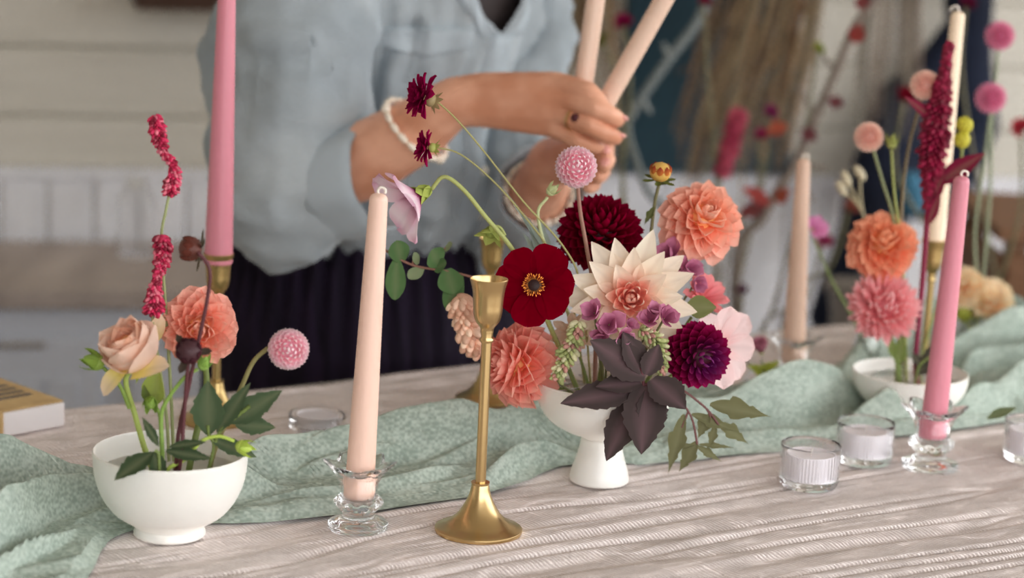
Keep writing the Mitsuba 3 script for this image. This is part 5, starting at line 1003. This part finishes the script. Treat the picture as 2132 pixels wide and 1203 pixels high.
def sleeve(joints, amp, fr, seed, cuff):
    J_ = [S_(p, r) for p, r in joints]
    m = wrinkle(wrinkle(chain(list(zip(J_[:-1], J_[1:])), 0.006, 6), amp, fr, seed, (1.1, 1.1, 0.9)), amp * 0.35, fr * 2.2, seed + 9, (0.8, 0.8, 1.5)); k_ = part(who, 'sleeve', m, 'denim')
    a, b, r, tilt = cuff; ax = unit(np.asarray(b) - a); L = float(np.linalg.norm(np.asarray(b) - a))
    pr = [(r * 0.55, 0.0), (r, 0.004), (r * 1.05, L * 0.3), (r * 1.04, L * 0.8), (r * 1.0, L), (r * 0.93, L - 0.001), (r * 0.90, L * 0.5)]
    mod = lambda rr, zz, t_: (rr * (1 + 0.05 * np.sin(3 * t_ + 1) + 0.03 * np.sin(7 * t_)), zz + tilt * rr * np.sin(t_))
    part(k_, 'cuff', lathe(pr, a, 60, mod, ax), 'denim_seam', label='turned-back cuff')
up = shR * 0.5 + elR * 0.5
sleeve([(shR, 0.072), (up - PS * 0.020 + PF * 0.012, 0.080), (elR + np.array([0.0, 0, -0.010]), 0.066), (cuR * 0.18 + elR * 0.82 + [0, 0, -0.006], 0.056)], 0.024, 13, 3, (cuR * 0.40 + elR * 0.60 + [0, 0, -0.010], cuR + [0, 0, -0.018], 0.0575, 0.15))
upl = shL * 0.5 + elL * 0.5; me = elL * 0.36 + wrL * 0.64
sleeve([(shL, 0.068), (upl, 0.066), (elL, 0.056), (elL * 0.8 + wrL * 0.2, 0.05)], 0.022, 17, 4, (elL * 0.62 + wrL * 0.38, me, 0.047, 0.1))
# trousers
TA = [(0.60, 0.19), (0.75, 0.200), (0.88, 0.200), (0.97, 0.180), (1.00, 0.165), (1.035, 0.160)]; TB = [(0.60, 0.15), (0.75, 0.160), (0.88, 0.168), (0.97, 0.150), (1.00, 0.138), (1.035, 0.132)]; TL = [(0.6, 0.0), (1.04, 0.0)]
gath = lambda Z, TH: 0.006 * np.sin(TH * 46) * np.clip((Z - 0.86) / 0.14, 0.15, 1) + 0.010 * (meshkit.noise(np.stack([TH * 5, Z * 3, 0 * Z], -1), 3) - 0.5)
Z, TH = np.meshgrid(np.linspace(0.62, 1.035, 60), np.linspace(-math.pi, math.pi, 280), indexing='ij')
tr = part(who, 'trousers', (loft_pts(Z, TH, TA, TB, TL, fold=gath).reshape(-1, 3), gridf(60, 280)), 'trousers', label='loose near-black purple trousers')
for q in (-1, 1): part(tr, 'trouser_leg', wrinkle(chain([(S_(B(0.09 * q, 0, 0.72), 0.098), S_(B(0.10 * q, 0.01, 0.45), 0.088)), (S_(B(0.10 * q, 0.01, 0.45), 0.088), S_(B(0.10 * q, 0.0, 0.13), 0.075))], 0.02, 4), 0.01, 14, 5), 'trousers')
for q in (-1, 1): part(who, 'shoe', chain([(S_(B(0.105 * q, -0.05, 0.045), 0.043), S_(B(0.105 * q, 0.06, 0.04), 0.038)), (S_(B(0.105 * q, 0.06, 0.04), 0.038), S_(B(0.11 * q, 0.16, 0.032), 0.030))], 0.015, 4), 'dark_wood')
# bracelets and ring
def bracelet(label, c, ax, r, tube_r, n, tilt):
    k = thing('bracelet', label, 'bracelet'); x, y, a = axes(unit(unit(ax) + np.asarray(tilt)))
    ring = lambda t_: c + (x * math.cos(t_) + y * math.sin(t_)) * r
    part(k, 'cord', tube([ring(t_) for t_ in np.linspace(0, 2 * np.pi, 41)], tube_r * 0.3, sides=6, curve=False), 'string')
    for i in range(n):
        t_ = i * 2 * np.pi / n; d_ = ring(t_ + 0.02) - ring(t_ - 0.02); round_ = i % 7 == 3
        part(k, 'bead', ball(ring(t_), tube_r * (1.5 if round_ else 1), 2, (1, 1 if round_ else 2.0, 1), d_), 'pearl')
wb = cuR * 0.42 + wrR * 0.58
bracelet('white beaded bracelet on the wrist above the mallow flower', cuR * 0.50 + wrR * 0.50, wrR - cuR, 0.0385, 0.0034, 18, [0.05, 0.1, 0.25])
bracelet('pale beaded bracelet on the lower wrist behind the tall pompon', elL * 0.40 + wrL * 0.60, wrL - elL, 0.036, 0.003, 20, [0, 0, 0.0])
rg = fing[2][0][0] * 0.55 + fing[2][1][0] * 0.45; rx = unit(fing[2][1][0] - fing[2][0][0])
k = thing('ring', 'dark-stoned ring on the upper hand', 'ring')
part(k, 'band', lathe([(0.0112, -0.0012), (0.0124, -0.0012), (0.0124, 0.0012), (0.0112, 0.0012), (0.0112, -0.0012)], rg, 32, axis=rx), 'brass', 40)
part(k, 'stone', ball(rg + unit(-CF) * 0.0128, 0.0042, 2), 'plant', True, lin(70, 24, 34))
# the two candles in the hands
HELD = lin(218, 188, 170, 1.12)
for lab, b, t_ in (('peach taper candle held upright, the left one of the two in the hands', D(1206, 240, 2.066), D(1240, 0, 2.07)), ('peach taper candle held slanting to the right in the hands', D(1243, 246, 2.062), D(1382, 0, 2.05))):
    candle(lab, b, b + unit(t_ - b) * 0.25, 0.0092, 0.0092 if False else 0.0088, HELD, group=None)
